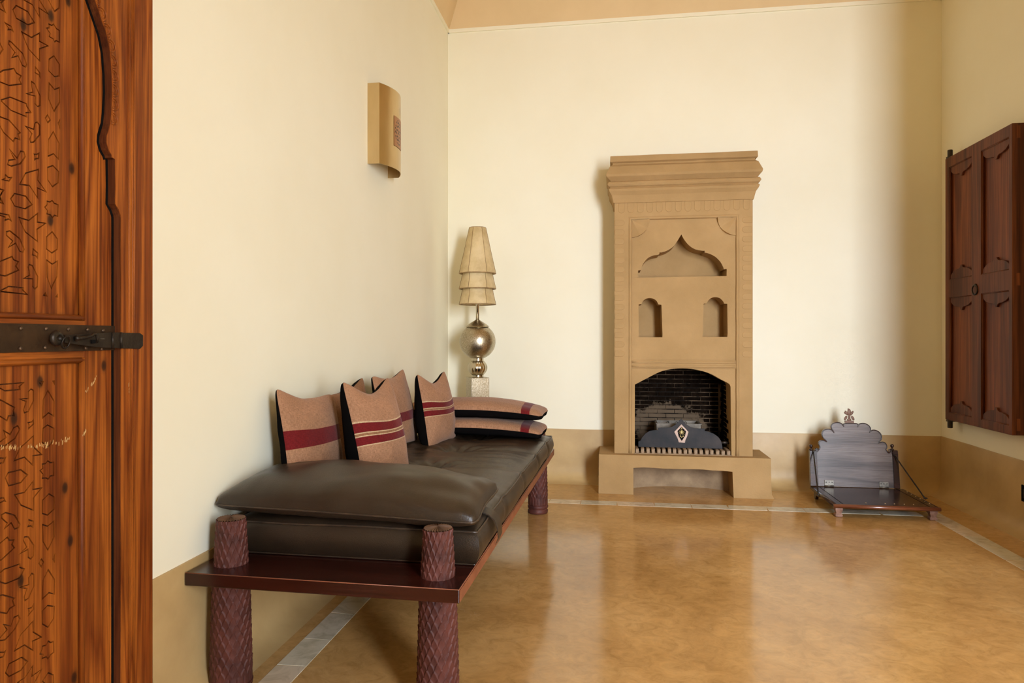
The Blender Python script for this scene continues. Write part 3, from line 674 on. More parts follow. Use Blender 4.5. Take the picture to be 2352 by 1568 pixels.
n1 = crop([(650,687),(648,300),(685,295),(700,260),(740,232),(785,225),(830,237),(865,265),(880,300),(918,305),(930,640),(930,687)], 5.113, 1340, 640)
n2 = crop([(1403,683),(1413,293),(1450,288),(1470,250),(1510,222),(1550,215),(1600,225),(1640,260),(1655,292),(1692,293),(1697,640),(1692,683)], 5.113, 1340, 640)
fb = crop([(515,275),(640,210),(760,150),(850,125),(960,113),(1080,118),(1200,142),(1280,170),(1380,225),(1460,268),(1475,300)], 4.357, 1340, 820)
fb = smooth_lobes(fb, 3); ogee = ogee[:3] + smooth_lobes(ogee[3:-2], 3) + ogee[-2:]
n1 = n1[:3] + smooth_lobes(n1[3:9], 3) + n1[9:]; n2 = n2[:3] + smooth_lobes(n2[3:9], 3) + n2[9:]
FBX0, FBX1 = fb[0][0], fp(1680.5, 950)[0]
fbo = [(FBX0, ZPL - 0.002)] + fb + [(FBX1, ZPL - 0.002)]
PX0, PX1 = fp(1451, 700)[0], fp(1690.5, 700)[0]
UPZ1, UPZ0 = fp(1452, 505)[1], fp(1452, 826)[1]
LPZ1 = fp(1452, 845)[1]
# outer face with two sunk fields, then the sunk field plate with the niches
outer = rect(BX0, BX1, ZPL, ZB + 0.02)
low = [(PX0, ZPL + 0.0005), (PX0, LPZ1), (PX1, LPZ1), (PX1, ZPL + 0.0005)]
lo2 = [(BX0, ZPL), (PX0, ZPL), (PX0, LPZ1), (PX1, LPZ1), (PX1, ZPL), (BX1, ZPL), (BX1, ZB + 0.02), (BX0, ZB + 0.02)]
G().plate([lo2, rect(PX0, PX1, UPZ0, UPZ1)], 0.02, yf(YF)).obj('front_frame', 'clay', fire, bevel=0.003)
lo3 = [(BX0 + 0.005, ZPL)] + [(FBX0, ZPL)] + fb + [(FBX1, ZPL), (BX1 - 0.005, ZPL), (BX1 - 0.005, ZB), (BX0 + 0.005, ZB)]
G().plate([lo3, ogee, n1, n2], 0.20, yf(YF + 0.009)).obj('front_panel', 'clay', fire, bevel=0.003)
g = G()
g.box(BX0, FBX0 - 0.001, YF + 0.019, YB + 0.02, ZPL, ZB + 0.02); g.box(FBX1 + 0.001, BX1, YF + 0.019, YB + 0.02, ZPL, ZB + 0.02)
g.box(FBX0 - 0.001, FBX1 + 0.001, YF + 0.208, YB + 0.02, fp(1500, 843)[1], ZB + 0.02)
g.obj('chimney_body', 'clay', fire)
# cornice: stepped rings round three sides
zc_ = lambda py: fp(1404, py)[1]
prof = [(0.024, 361), (0.026, 374), (0.010, 377), (0.012, 380), (0.028, 385), (0.050, 404), (0.047, 409), (0.022, 418), (0.036, 421), (0.042, 426), (0.036, 430), (0.024, 433), (0.035, 437), (0.030, 442), (0.016, 450), (0.010, 458), (0.005, 467)]
v = []; f = []
ys = [1.0]
for i, (o_, py) in enumerate(prof):
    z = zc_(py); o_ *= 1.15; n_ = 14
    pts = [(BX0 - o_, YB, z)] + [(BX0 - o_, YF - o_, z)] + [(BX0 - o_ + (BX1 - BX0 + 2 * o_) * k / n_, YF - o_, z) for k in range(1, n_)] + [(BX1 + o_, YF - o_, z), (BX1 + o_, YB, z)]
    pts = [(a, b2 + noise.noise(Vector((a * 6, z * 40, 0))) * 0.0022, c_ + noise.noise(Vector((a * 5, z * 30, 3))) * 0.0025) for a, b2, c_ in pts]
    k = len(pts); v += pts
    if i:
        f += [((i - 1) * k + j, (i - 1) * k + j + 1, i * k + j + 1, i * k + j) for j in range(k - 1)]
        f.append(((i - 1) * k + k - 1, (i - 1) * k, i * k, i * k + k - 1))
f.append(tuple(range(k))); f.append(tuple((len(prof) - 1) * k + j for j in range(k)))
mesh_obj('cornice', v, f, 'clay', fire, bevel=0.002)
# little tongue reliefs under the cornice and down both sides
def tongue(w, h, d=0.0024):
    P = [(-w / 2, 0), (w / 2, 0)] + [(w / 2 * math.cos(t), -(h - w / 2) - w / 2 * math.sin(t)) for t in [PI * k / 8 for k in range(9)]]
    g = G(); I = offset_poly(P, 0.003); n_ = len(P)
    g.plate([I], d, lambda u, v, w_: (u, -d + w_, v))
    g.add([(p[0], 0, p[1]) for p in P] + [(p[0], -d, p[1]) for p in I], [(i, (i + 1) % n_, (i + 1) % n_ + n_, i + n_) for i in range(n_)])
    me = bpy.data.meshes.new('tongue'); me.from_pydata(g.v, [], g.f); me.materials.append(M['clay'])
    bm = bmesh.new(); bm.from_mesh(me); bmesh.ops.recalc_face_normals(bm, faces=bm.faces); bm.to_mesh(me); bm.free()
    return me
zt = fp(1430, 466)[1]
mt_ = tongue(0.046, 0.074)
for k in range(14):
    x = fp(1427.5, 470)[0] + k * (fp(1714.5, 465)[0] - fp(1427.5, 470)[0]) / 13
    place('tongue', mt_, (x, YF, zt), fire)
ms_ = tongue(0.043, 0.070)
for k in range(15):
    z = fp(1420, 512)[1] + (fp(1420, 812)[1] - fp(1420, 512)[1]) * k / 14
    place('tongue', ms_, (BX0 + 0.003, YF, z), fire, rot=(0, -PI / 2, 0))
    place('tongue', ms_, (BX1 - 0.003, YF, z), fire, rot=(0, PI / 2, 0))
# roll mouldings
def roll(pts, r=0.009, closed=False, Y=YF + 0.002):
    dn = []
    m_ = len(pts)
    for i in range(m_ if closed else m_ - 1):
        a, b2 = Vector(pts[i]), Vector(pts[(i + 1) % m_]); k = max(2, int((b2 - a).length / 0.05))
        dn += [a.lerp(b2, j / k) for j in range(k)]
    if not closed: dn.append(Vector(pts[-1]))
    G().tube([(p.x + noise.noise(Vector((p.x * 9, p.y * 9, 1))) * 0.002, Y, p.y + noise.noise(Vector((p.x * 9, p.y * 9, 5))) * 0.002) for p in dn], r, 10, closed=closed, flat=1.0).obj('roll_moulding', 'clay', fire, smooth=True)
q = 0.010
roll([(PX0 - q, ZPL + 0.005), (PX0 - q, UPZ1 + q), (PX1 + q, UPZ1 + q), (PX1 + q, ZPL + 0.005)], 0.0105)
zm = fp(1452, 831)[1]
roll([(PX0, zm), (PX1, zm)], 0.0095); roll([(PX0, fp(1452, 840)[1]), (PX1, fp(1452, 840)[1])], 0.0095)
roll([(PX0 - 0.021, ZPL + 0.005), (PX0 - 0.021, UPZ1 + 0.021), (PX1 + 0.021, UPZ1 + 0.021), (PX1 + 0.021, ZPL + 0.005)], 0.0035)
# fan rosettes in the two upper corners
def fan(cx_, cz, sx):
    R = 0.125; n_ = 24; v = [(cx_, YF - 0.004, cz)]; rows = 6
    for j in range(1, rows + 1):
        r = R * j / rows
        for k in range(n_ + 1):
            th = PI / 2 * k / n_
            d = 0.024 * (1 - abs(((th * 3 / PI * 2 + 1) % 2) - 1)) * (j / rows) ** 0.7 + (0.005 if j == rows else 0.0) + 0.005
            v.append((cx_ + sx * r * math.cos(th), YF + 0.010 - d, cz - r * math.sin(th)))
    for k in range(n_ + 1):
        th = PI / 2 * k / n_; v.append((cx_ + sx * R * math.cos(th), YF + 0.012, cz - R * math.sin(th)))
    f = [(0, 1 + k, 2 + k) for k in range(n_)]
    for j in range(rows):
        a, b2 = 1 + j * (n_ + 1), 1 + (j + 1) * (n_ + 1)
        f += [(a + k, a + k + 1, b2 + k + 1, b2 + k) for k in range(n_)]
    mesh_obj('fan_rosette', v, f, 'clay', fire, smooth=True, angle=math.radians(50))
fan(PX0, UPZ1, 1); fan(PX1, UPZ1, -1)
# plinth with the log recess under the hearth
OPX0, OPX1 = on_y(1455, 1100, YP).x, on_y(1683, 1110, YP).x
OPZ = on_y(1455, 1073, YP).z
PLX0, PLX1 = -0.105, 1.066
pl2 = [(PLX0 - 0.003, 0.0), (OPX0, 0.0), (OPX0 - 0.001, OPZ - 0.004)] + [(OPX0 + (OPX1 - OPX0) * k / 10, OPZ + random.uniform(-0.003, 0.003) - 0.006 * (k / 10)) for k in range(1, 10)] + [(OPX1 - 0.002, OPZ - 0.012), (OPX1 + 0.006, 0.0), (PLX1 + 0.022, 0.0), (PLX1 + 0.004, 0.03), (PLX1, 0.10), (PLX1 - 0.003, ZPL), (PLX0, ZPL)]
G().plate([pl2], 0.38, yf(YP)).obj('plinth', 'clay', fire, bevel=0.006, bsegs=3)
g = G(); n_ = 12
cv = []
for k in range(n_ + 1):
    th = PI * k / n_
    cv.append((0.5 * (OPX0 + OPX1) - 0.5 * (OPX1 - OPX0 + 0.03) * math.cos(th), YP + 0.16 + 0.16 * math.sin(th)))
v = [(a, b2, z) for z in (0.0, 0.08, OPZ + 0.005) for a, b2 in cv]
mesh_obj('log_recess', v, [(j * (n_ + 1) + k, j * (n_ + 1) + k + 1, (j + 1) * (n_ + 1) + k + 1, (j + 1) * (n_ + 1) + k) for j in range(2) for k in range(n_)], 'clay_soot', fire, smooth=True)
# firebox shell behind the arch
FY = 5.44
g = G()
g.box(FBX0 - 0.03, FBX0 - 0.012, YF + 0.11, FY + 0.04, ZPL - 0.02, HZ1 - 0.02); g.box(FBX1 + 0.012, FBX1 + 0.03, YF + 0.11, FY + 0.04, ZPL - 0.02, HZ1 - 0.02)
g.box(FBX0 - 0.03, FBX1 + 0.03, YF + 0.11, FY + 0.06, HZ1 - 0.02, HZ1 - 0.005)
g.box(FBX0 - 0.03, FBX1 + 0.03, YF + 0.06, FY + 0.06, ZPL - 0.03, ZPL + 0.004)
g.obj('firebox_lining', 'soot', fire)
G().box(FBX0 - 0.03, FBX1 + 0.03, FY + 0.0035, FY + 0.06, ZPL - 0.02, HZ1 - 0.02).obj('mortar_bed', 'mortar', fire)
def brickmesh(l, h, d):
    g = G().box(-l / 2, l / 2, -d / 2, d / 2, -h / 2, h / 2)
    me = bpy.data.meshes.new('brick'); me.from_pydata(g.v, [], g.f); me.materials.append(M['brick'])
    bm = bmesh.new(); bm.from_mesh(me); bmesh.ops.recalc_face_normals(bm, faces=bm.faces)
    bmesh.ops.bevel(bm, geom=list(bm.edges), offset=0.002, segments=1, affect='EDGES'); bm.to_mesh(me); bm.free(); return me
bl = brickmesh(0.1295, 0.0275, 0.03); bh = brickmesh(0.0635, 0.0275, 0.03)
z = ZPL + 0.02; row = 0
while z < HZ1 - 0.03:
    x = FBX0 - 0.01 + (0.066 if row % 2 else 0.0)
    if row % 2: place('brick', bh, (FBX0 + 0.021, FY + 0.015 + random.uniform(-0.003, 0.003), z), fire)
    while x < FBX1 - 0.04:
        place('brick', bl if x < FBX1 - 0.1 else bh, (x + (0.065 if x < FBX1 - 0.1 else 0.033), FY + 0.015 + random.uniform(-0.003, 0.003), z), fire)
        x += 0.132
    y = YF + 0.125 + (0.066 if row % 2 else 0)
    while y < FY - 0.05:
        place('brick', bl, (FBX1 + 0.012 + random.uniform(-0.002, 0.002), y + 0.065, z), fire, rot=(0, 0, PI / 2)); y += 0.132
    z += 0.0335; row += 1
# grate of bricks on edge along the hearth
gm = G().box(-0.0115, 0.0115, 0, 0.16, 0, 0.036)
me = bpy.data.meshes.new('grate_brick'); me.from_pydata(gm.v, [], gm.f); me.materials.append(M['grate'])
bm = bmesh.new(); bm.from_mesh(me); bmesh.ops.recalc_face_normals(bm, faces=bm.faces); bmesh.ops.bevel(bm, geom=list(bm.edges), offset=0.003, segments=1, affect='EDGES'); bm.to_mesh(me); bm.free()
for k in range(18):
    place('grate_brick', me, (FBX0 + 0.02 + k * (FBX1 - FBX0 - 0.04) / 17 + random.uniform(-0.003, 0.003), YF + 0.012 + random.uniform(-0.004, 0.004), ZPL + 0.002 + random.uniform(-0.003, 0.002)), fire, rot=(random.uniform(-0.02, 0.02), 0, random.uniform(-0.06, 0.06)))
G().box(FBX0 - 0.005, FBX1 + 0.005, YF + 0.005, YF + 0.1, ZPL - 0.01, ZPL + 0.006).obj('hearth_sill', 'clay_soot', fire)
# steel fender with a gilt diamond
YE = 5.015
fend = thing('steel_fender', (on_y(1562, 1030, YE).x, YE, ZPL + 0.04), label='low blued steel fender plate with gilt diamond emblem in the firebox', cat='fender')
def fe(x, y, Y=YE): return fp(1430 + x / 7.129, 840 + y / 7.129, Y)
out = [(258,1310),(258,1235),(292,1225),(320,1170),(370,1110),(440,1065),(520,1050),(582,1050),(582,1015),(640,1010),(720,1012),(800,1000),(870,960),(925,900),(965,862),(1000,910),(1050,960),(1110,1000),(1190,1022),(1280,1025),(1345,1025),(1345,1065),(1420,1080),(1500,1115),(1570,1165),(1610,1225),(1625,1265),(1640,1338)]
P = [fe(*p) for p in out]; P[0] = (P[0][0], ZPL + 0.0385); P[-1] = (P[-1][0], ZPL + 0.0385)
G().plate([P], 0.004, yf(YE)).obj('plate', 'steel', fend, bevel=0.001)
em = [(962,955),(1080,1080),(1060,1150),(1030,1210),(1020,1260),(920,1250),(900,1190),(845,1080)]
G().plate([[fe(*p) for p in em]], 0.003, yf(YE - 0.003)).obj('emblem_plate', 'rosecopper', fend, bevel=0.001)
G().plate([[fe(*p) for p in [(967,995),(1038,1070),(1020,1150),(968,1228),(918,1150),(898,1065)]]], 0.002, yf(YE - 0.0045)).obj('emblem_ground', 'black', fend)
g = G()
c0 = Vector(fe(967, 1085))
for k in range(10):
    th = 2 * PI * k / 10; d2 = Vector((math.cos(th), math.sin(th)))
    a = c0 + d2 * 0.003; b2 = c0 + d2 * (0.024 if k % 2 else 0.019)
    g.tube([(a.x, YE - 0.0065, a.y), ((a.x + b2.x) / 2 + d2.y * 0.003, YE - 0.0065, (a.y + b2.y) / 2 - d2.x * 0.003), (b2.x, YE - 0.0065, b2.y)], 0.0016, 6)
for (x, y) in ((967, 1165), (945, 1150), (990, 1150), (967, 1020)):
    a = fe(x, y); g.ellipsoid((a[0], YE - 0.0065, a[1]), 0.004, 0.002, 0.005, nu=8, nv=6)
g.ellipsoid((c0.x, YE - 0.007, c0.y), 0.007, 0.003, 0.009, nu=10, nv=6)
g.obj('emblem_filigree', 'gold', fend, smooth=True)
# fire tongs handle leaning beside it, ash tray behind
a = fe(1600, 1260); b2 = fe(1750, 1268, YE + 0.02)
tg = G().tube([(a[0], YE + 0.012, a[1]), ((a[0] + b2[0]) / 2, YE + 0.016, a[1] + 0.001), (b2[0], YE + 0.02, b2[1])], lambda t: 0.006 + 0.006 * math.sin(t * PI), 10).obj('handle', 'iron', fend, smooth=True)
YT = 5.17
tx0, tz1 = fp(1430 + 548 / 7.129, 840 + 945 / 7.129, YT); tx1 = fp(1430 + 1290 / 7.129, 972, YT)[0]
tray = thing('ash_tray', ((tx0 + tx1) / 2, YT + 0.08, ZPL + 0.02), label='pale dented metal ash tray behind the steel fender', cat='ash tray')
g = G()
zt0 = ZPL + 0.005; tz1 = min(tz1, 0.47)
g.box(tx0, tx1, YT, YT + 0.004, zt0, tz1); g.box(tx0, tx1, YT + 0.2, YT + 0.204, zt0, tz1)
g.box(tx0, tx0 + 0.004, YT, YT + 0.204, zt0, tz1); g.box(tx1 - 0.004, tx1, YT, YT + 0.204, zt0, tz1); g.box(tx0, tx1, YT, YT + 0.204, zt0, zt0 + 0.004)
g.obj('pan', 'tray', tray)
g = G(); e = 0.012
g.box(tx0 - 0.002, tx1 + 0.002, YT - 0.002, YT + e, tz1 - 0.003, tz1 + 0.003); g.box(tx0 - 0.002, tx1 + 0.002, YT + 0.204 - e, YT + 0.206, tz1 - 0.003, tz1 + 0.003)
g.box(tx0 - 0.002, tx0 + e, YT, YT + 0.2, tz1 - 0.003, tz1 + 0.003); g.box(tx1 - e, tx1 + 0.002, YT, YT + 0.2, tz1 - 0.003, tz1 + 0.003)
g.obj('rim', 'tray', tray)
for k in range(3):
    x = tx0 + (tx1 - tx0) * (0.3 + 0.2 * k)
    G().tube([(x, YT + 0.01, tz1 - 0.004), (x + 0.004, YT + 0.195, tz1 - 0.004)], 0.0025, 6).obj('bar', 'iron', tray)

# ================================================================== DAYBED
BR = Matrix.Rotation(math.radians(-1.15), 4, 'Z')
BO = Vector((-0.432, 1.885, 0))
BT = Matrix.Translation(BO) @ BR
def bw(x, y, z): return BT @ Vector((x, y, z))
bed = thing('daybed', BO, BR, label='low dark red lacquered daybed on four carved scaly legs', cat='daybed')
BWID, BLEN, SZ0, SZ1 = 0.856, 2.51, 0.350, 0.390
g = G().box(-BWID, 0, 0, BLEN, SZ0, SZ1)
slab = mesh_obj('platform', g.v, g.f, 'lacquer', bed, local=True, bevel=0.003)
for a, b2, c_ in ((-BWID, 0, 0), ):
    G().tube([bw(-BWID + 0.002, 0.001, SZ1 - 0.001), bw(-0.001, 0.001, SZ1 - 0.001), bw(-0.001, BLEN, SZ1 - 0.001)], 0.0016, 6).obj('worn_edge', 'lacquer_edge', bed, smooth=True)
g = G().box(-0.0005, 0.0012, 0.004, BLEN - 0.004, SZ0 + 0.003, SZ1 - 0.004)
mesh_obj('side_edge', g.v, g.f, 'lacquer_edge', bed, local=True)
def leg(x, y, zs, zp, ztop=0.531, ns=17):
    """carved leg: scales pointing up from zs to the top, petals down to zp, turned rings at the foot"""
    def rad(z):
        if z > 0.39: return 0.0500 + (0.0425 - 0.0500) * (z - 0.39) / (ztop - 0.39)
        return 0.0635 + (0.0545 - 0.0635) * max(0, z) / 0.35
    nt_ = ns * 14; rows = []
    rh = 0.0235
    zz = []
    nz = int((ztop - zs) / 0.0021)
    v = []
    def disp(th, z):
        best = 0.0
        u = th / (2 * PI) * ns
        r0 = int(math.floor((z - zs) / rh))
        for r in range(r0 - 1, r0 + 1):      # lower row lies in front
            vl = (z - zs - r * rh) / (2.0 * rh)
            if vl < 0 or vl >= 1: continue
            uu = (u + (0.5 if r % 2 else 0.0)) % 1.0 - 0.5
            w = 0.56 * (1 - max(0, (vl - 0.35) / 0.65) ** 1.9)
            if abs(uu) < w:
                k = abs(uu) / max(w, 1e-4)
                edge = min(1.0, (w - abs(uu)) / 0.09)
                return 0.0006 + 0.0050 * vl * edge - 0.0024 * (1 - k * k) * math.sin(PI * min(1, vl)) 
        return 0.0
    zlist = []
    prof = []
    # foot rings
    for z, dr in ((0.0, -0.004), (0.004, 0.0), (zp * 0.35, 0.001), (zp * 0.45, -0.004), (zp * 0.55, -0.004), (zp * 0.65, 0.002), (zp * 0.85, 0.003), (zp * 0.97, -0.002)):
        prof.append((z, dr, 0))
    npet = 10
    for k in range(npet): prof.append((zp + (zs - zp) * k / npet, 0.0, 1))
    for k in range(nz + 1): prof.append((zs + (ztop - zs) * k / nz, 0.0, 2))
    for (z, dr, kind) in prof:
        R = rad(z) + dr
        for k in range(nt_):
            th = 2 * PI * k / nt_
            if kind == 2: r = R + disp(th, z) - 0.001
            elif kind == 1:
                t = (z - zp) / (zs - zp); uu = (th / (2 * PI) * ns) % 1.0 - 0.5
                r = R - 0.001 + 0.002 * (1 - (abs(uu) * 2) ** 6) * (0.4 + 0.6 * math.sin(PI * (0.15 + 0.7 * t)))
            else: r = R
            v.append((x + r * math.cos(th), y + r * math.sin(th), z))
    f = []
    for i in range(len(prof) - 1):
        for k in range(nt_): f.append((i * nt_ + k, i * nt_ + (k + 1) % nt_, (i + 1) * nt_ + (k + 1) % nt_, (i + 1) * nt_ + k))
    f.append(tuple(reversed(range(nt_))))
    lg = mesh_obj('leg', v, f, 'legwood', bed, local=True, smooth=True, angle=math.radians(60))
    # notched top disc: a sunburst of narrow rays
    R = rad(ztop) * 0.985; n_ = 30; ztop += 0.0035; v = [(x, y, ztop + 0.004)]
    for k in range(n_ * 2):
        th = PI * k / n_; v.append((x + 0.5 * R * math.cos(th), y + 0.5 * R * math.sin(th), ztop + (0.003 if k % 2 else -0.0005)))
    for k in range(n_ * 2):
        th = PI * k / n_; v.append((x + R * math.cos(th), y + R * math.sin(th), ztop + (0.0 if k % 2 else -0.005)))
    m_ = n_ * 2
    f = [(0, 1 + k, 1 + (k + 1) % m_) for k in range(m_)] + [(1 + k, 1 + m_ + k, 1 + m_ + (k + 1) % m_, 1 + (k + 1) % m_) for k in range(m_)]
    mesh_obj('leg_top', v, f, 'legtop', lg, local=True)
leg(-0.092, 0.105, 0.062, 0.026); leg(-0.768, 0.105, 0.050, 0.022)
leg(-0.092, BLEN - 0.10, 0.100, 0.054); leg(-0.768, BLEN - 0.10, 0.100, 0.054)
# ---- mattress
MX0, MX1, MY0, MY1 = -0.825, 0.006, 0.195, 2.30
MZ0, MZS = SZ1 + 0.001, 0.497
mat_ = thing('mattress', bw(-0.4, 1.3, SZ1 + 0.001), BR, label='dark brown leather mattress with button tufts lying on the daybed', cat='mattress')
tufts = [(-0.42, t) for t in (0.66, 1.13, 1.60, 2.04)]
def mtop(x, y):
    u = (x - MX0) / (MX1 - MX0) * 2 - 1; w = (y - MY0) / (MY1 - MY0) * 2 - 1
    z = 0.036 * (1 - abs(u) ** 5) ** 0.8 * (1 - abs(w) ** 14) ** 0.6
    for tx, ty in tufts:
        dx, dy = x - tx, y - ty; r = math.hypot(dx, dy)
        z -= 0.040 * math.exp(-(r / 0.075) ** 2) + 0.010 * math.exp(-(r / 0.20) ** 2)
        if r < 0.3:
            th = math.atan2(dy, dx)
            z += 0.0045 * math.sin(9 * th + 1.3) * math.exp(-((r - 0.09) / 0.07) ** 2)
        z -= 0.010 * math.exp(-(dy / 0.025) ** 2) * min(1.0, abs(dx) / 0.1) * (1 - abs(u) ** 8)
    z += 0.0035 * noise.noise(Vector((x * 3, y * 26, 0.3))) * (1 - abs(u) ** 6) + 0.003 * noise.noise(Vector((x * 5, y * 9, 2.0)))
    return MZS + z
def mside(y):
    return 0.010 * math.sin(y * 9.0) * math.exp(-1.0) + sum(-0.012 * math.exp(-((y - t) / 0.03) ** 2) for _, t in tufts)
def medge(x, y):      # seam wobble
    return 0.004 * noise.noise(Vector((x * 4, y * 5, 7.0)))
nx, ny = 60, 170
v = []; f = []
def mrx(i): return MX0 + (MX1 - MX0) * (0.5 - 0.5 * math.cos(PI * i / nx)) if False else MX0 + (MX1 - MX0) * i / nx
for j in range(ny + 1):
    y = MY0 + (MY1 - MY0) * j / ny
    for i in range(nx + 1):
        x = mrx(i); xx = x + (mside(y) * 0.5 if i == nx else 0)
        v.append((xx, y, mtop(x, y) if 0 < i < nx and 0 < j < ny else MZS + medge(x, y)))
for j in range(ny):
    for i in range(nx): a = j * (nx + 1) + i; f.append((a, a + 1, a + nx + 2, a + nx + 1))
rim = [(i, 0) for i in range(nx)] + [(nx, j) for j in range(ny)] + [(nx - i, ny) for i in range(nx)] + [(0, ny - j) for j in range(ny)]
base = len(v); ns_ = 8; nr = len(rim)
for s in range(1, ns_ + 1):
    t = s / ns_
    for (i, j) in rim:
        p = v[j * (nx + 1) + i]; cx_, cy_ = p[0], p[1]
        ox = (1 if i == nx else (-1 if i == 0 else 0)); oy = (1 if j == ny else (-1 if j == 0 else 0))
        bul = 0.017 * math.sin(PI * t) - 0.012 * t * t
        ln_ = math.hypot(ox, oy) or 1
        v.append((cx_ + ox / ln_ * bul, cy_ + oy / ln_ * bul, p[2] + (MZ0 - p[2]) * t))
ridx = [j * (nx + 1) + i for i, j in rim]
for s in range(ns_):
    A = ridx if s == 0 else [base + (s - 1) * nr + k for k in range(nr)]
    B = [base + s * nr + k for k in range(nr)]
    f += [(A[k], A[(k + 1) % nr], B[(k + 1) % nr], B[k]) for k in range(nr)]
f.append(tuple(base + (ns_ - 1) * nr + k for k in range(nr)))
mesh_obj('cover', [BT @ Vector(p) for p in v], f, 'leather', mat_, smooth=True, angle=math.radians(55))
seam = [BT @ (Vector(v[i]) + Vector((0, 0, 0.001))) for i in ridx]
G().tube(seam, 0.0042, 8, closed=True).obj('piping', 'leather_edge', mat_, smooth=True)
G().tube([BT @ Vector(v[base + (ns_ - 1) * nr + k]) + Vector((0, 0, 0.004)) for k in range(nr)], 0.0040, 8, closed=True).obj('piping', 'leather_edge', mat_, smooth=True)
for tx, ty in tufts:
    G().ellipsoid(bw(tx, ty, mtop(tx, ty) + 0.001), 0.012, 0.012, 0.005).obj('button', 'leather', mat_, smooth=True)
# strap that holds the bolster, wrapped over the mattress edge
yb_ = 0.40; sp_ = []
for (x, z) in ((-0.16, 0.536), (-0.08, 0.533), (-0.03, 0.520), (0.006, 0.506), (0.024, 0.488), (0.034, 0.455), (0.034, 0.425), (0.024, 0.400)):
    sp_.append((x + 0.002, z))
v = []; f = []
for (x, z) in sp_:
    for w in (0, 0.072):
        for d in (0, 0.004): v.append(bw(x + d * 0.7, yb_ + w - 0.03 + (0.502 - z) * 0.25, z + d * 0.7))
for i in range(len(sp_) - 1):
    a, b2 = i * 4, i * 4 + 4
    for p, q2 in ((0, 1), (1, 3), (3, 2), (2, 0)): f.append((a + p, a + q2, b2 + q2, b2 + p))
f += [(0, 1, 3, 2), (len(v) - 4, len(v) - 3, len(v) - 1, len(v) - 2)]
mesh_obj('strap', v, f, 'leather', mat_, smooth=True, angle=math.radians(50))

# ---- pillows and cushions
def pillow(name, mt, Wd, Ht, T, front, back, label, cat, group=None, dip=0.0, n=28, pinch=0.07, wr=0.004, seed=0, piping=None, flatback=1.25, power=0.5, bend=None, ear=(0.0, 0.0), heel=0.0):
    o = thing(name, mt.translation, mt.to_3x3().to_4x4(), label=label, cat=cat, group=group)
    def pt(i, j, s):
        u, w = i / n * 2 - 1, j / n * 2 - 1
        u = math.copysign(1 - (1 - abs(u)) ** 1.35, u); w = math.copysign(1 - (1 - abs(w)) ** 1.35, w)
        cr_ = 1 - 0.055 * (abs(u * w)) ** 7
        ex = 1 - pinch * (1 - w * w) * abs(u) ** 1.5; ey = 1 - pinch * (1 - u * u) * abs(w) ** 1.5
        h = max(0.0, (1 - u ** 2) * (1 - w ** 2)) ** power
        h = h * (0.88 + 0.12 * (1 - u * u) * (1 - w * w))
        x = u * ex * Wd / 2 * cr_; y_ = w * ey * Ht / 2 * cr_
        zz = s * h * T / 2
        if abs(u) < 1 and abs(w) < 1:
            zz += s * wr * noise.noise(Vector((u * 2.2 + seed, w * 2.2, s))) * min(1, h * 2)
            ed = (1 - min(1 - abs(u), 1 - abs(w)))
            zz += s * wr * (0.5 * math.sin(u * 19 + seed) + 0.35 * math.sin(u * 43 + 2 * seed)) * ed ** 4 * h
        y_ -= ((w + 1) / 2) ** 2 * (ear[0] * max(0, -u) ** 1.5 + ear[1] * max(0, u) ** 1.5)
        y_ -= dip * (1 - u * u) ** 1.5 * ((w + 1) / 2) ** 2 * 1.0
        if s < 0: zz = zz / max(h, 1e-6) * (h ** 0.62) * flatback * (1 - heel * w) if h > 0 else 0.0
        p = Vector((x, y_, zz))
        return bend(p, u, w) if bend else p
    for nm, s, mm in (('front_panel', 1, front), ('back_panel', -1, back)):
        v = [mt @ pt(i, j, s) for j in range(n + 1) for i in range(n + 1)]
        uv_ = [(i / n, j / n) for j in range(n + 1) for i in range(n + 1)]
        f = [(j * (n + 1) + i, j * (n + 1) + i + 1, (j + 1) * (n + 1) + i + 1, (j + 1) * (n + 1) + i) for j in range(n) for i in range(n)]
        mesh_obj(nm, v, f, mm, o, smooth=True, uvs=uv_)
    if piping:
        rim = [(i, 0) for i in range(n)] + [(n, j) for j in range(n)] + [(n - i, n) for i in range(n)] + [(0, n - j) for j in range(n)]
        G().tube([mt @ pt(i, j, 0) for i, j in rim], 0.0035, 8, closed=True).obj('piping', piping, o, smooth=True)
    return o
def stand(x, y, zb, phi, lean, h):
    """cushion standing on its edge: near bottom corner at x, y; turned phi from the wall, leaning back"""
    ph = math.radians(phi); le = math.radians(lean)
    d = Vector((math.sin(ph), math.cos(ph), 0)); nn = Vector((math.cos(ph), -math.sin(ph), 0))
    up = Vector((0, 0, 1)) * math.cos(le) - nn * math.sin(le); nz_ = nn * math.cos(le) + Vector((0, 0, 1)) * math.sin(le)
    c0 = Vector((x, y, zb)) + d * (h[0] / 2) + up * (h[1] / 2)
    mt = Matrix((d, up, nz_)).transposed().to_4x4(); mt.translation = c0
    return mt
CG = 'woven cushions along the wall'
pillow('woven_cushion', stand(-1.160, 2.325, 0.528, 6, 9, (0.41, 0.40)), 0.41, 0.40, 0.115, 'cloth1', 'velvet', 'tan woven cushion with one broad red band against the wall, beside the leather bolster', 'cushion', CG, dip=0.045, seed=1, flatback=1.0, ear=(0, 0.055), heel=0.3, wr=0.006)
pillow('woven_cushion', stand(-1.195, 2.80, 0.520, 4, 7, (0.40, 0.40)), 0.40, 0.40, 0.11, 'cloth4', 'velvet', 'brownish cushion against the wall mostly hidden between its striped neighbours', 'cushion', CG, dip=0.045, seed=2, ear=(0.07, 0), wr=0.006)
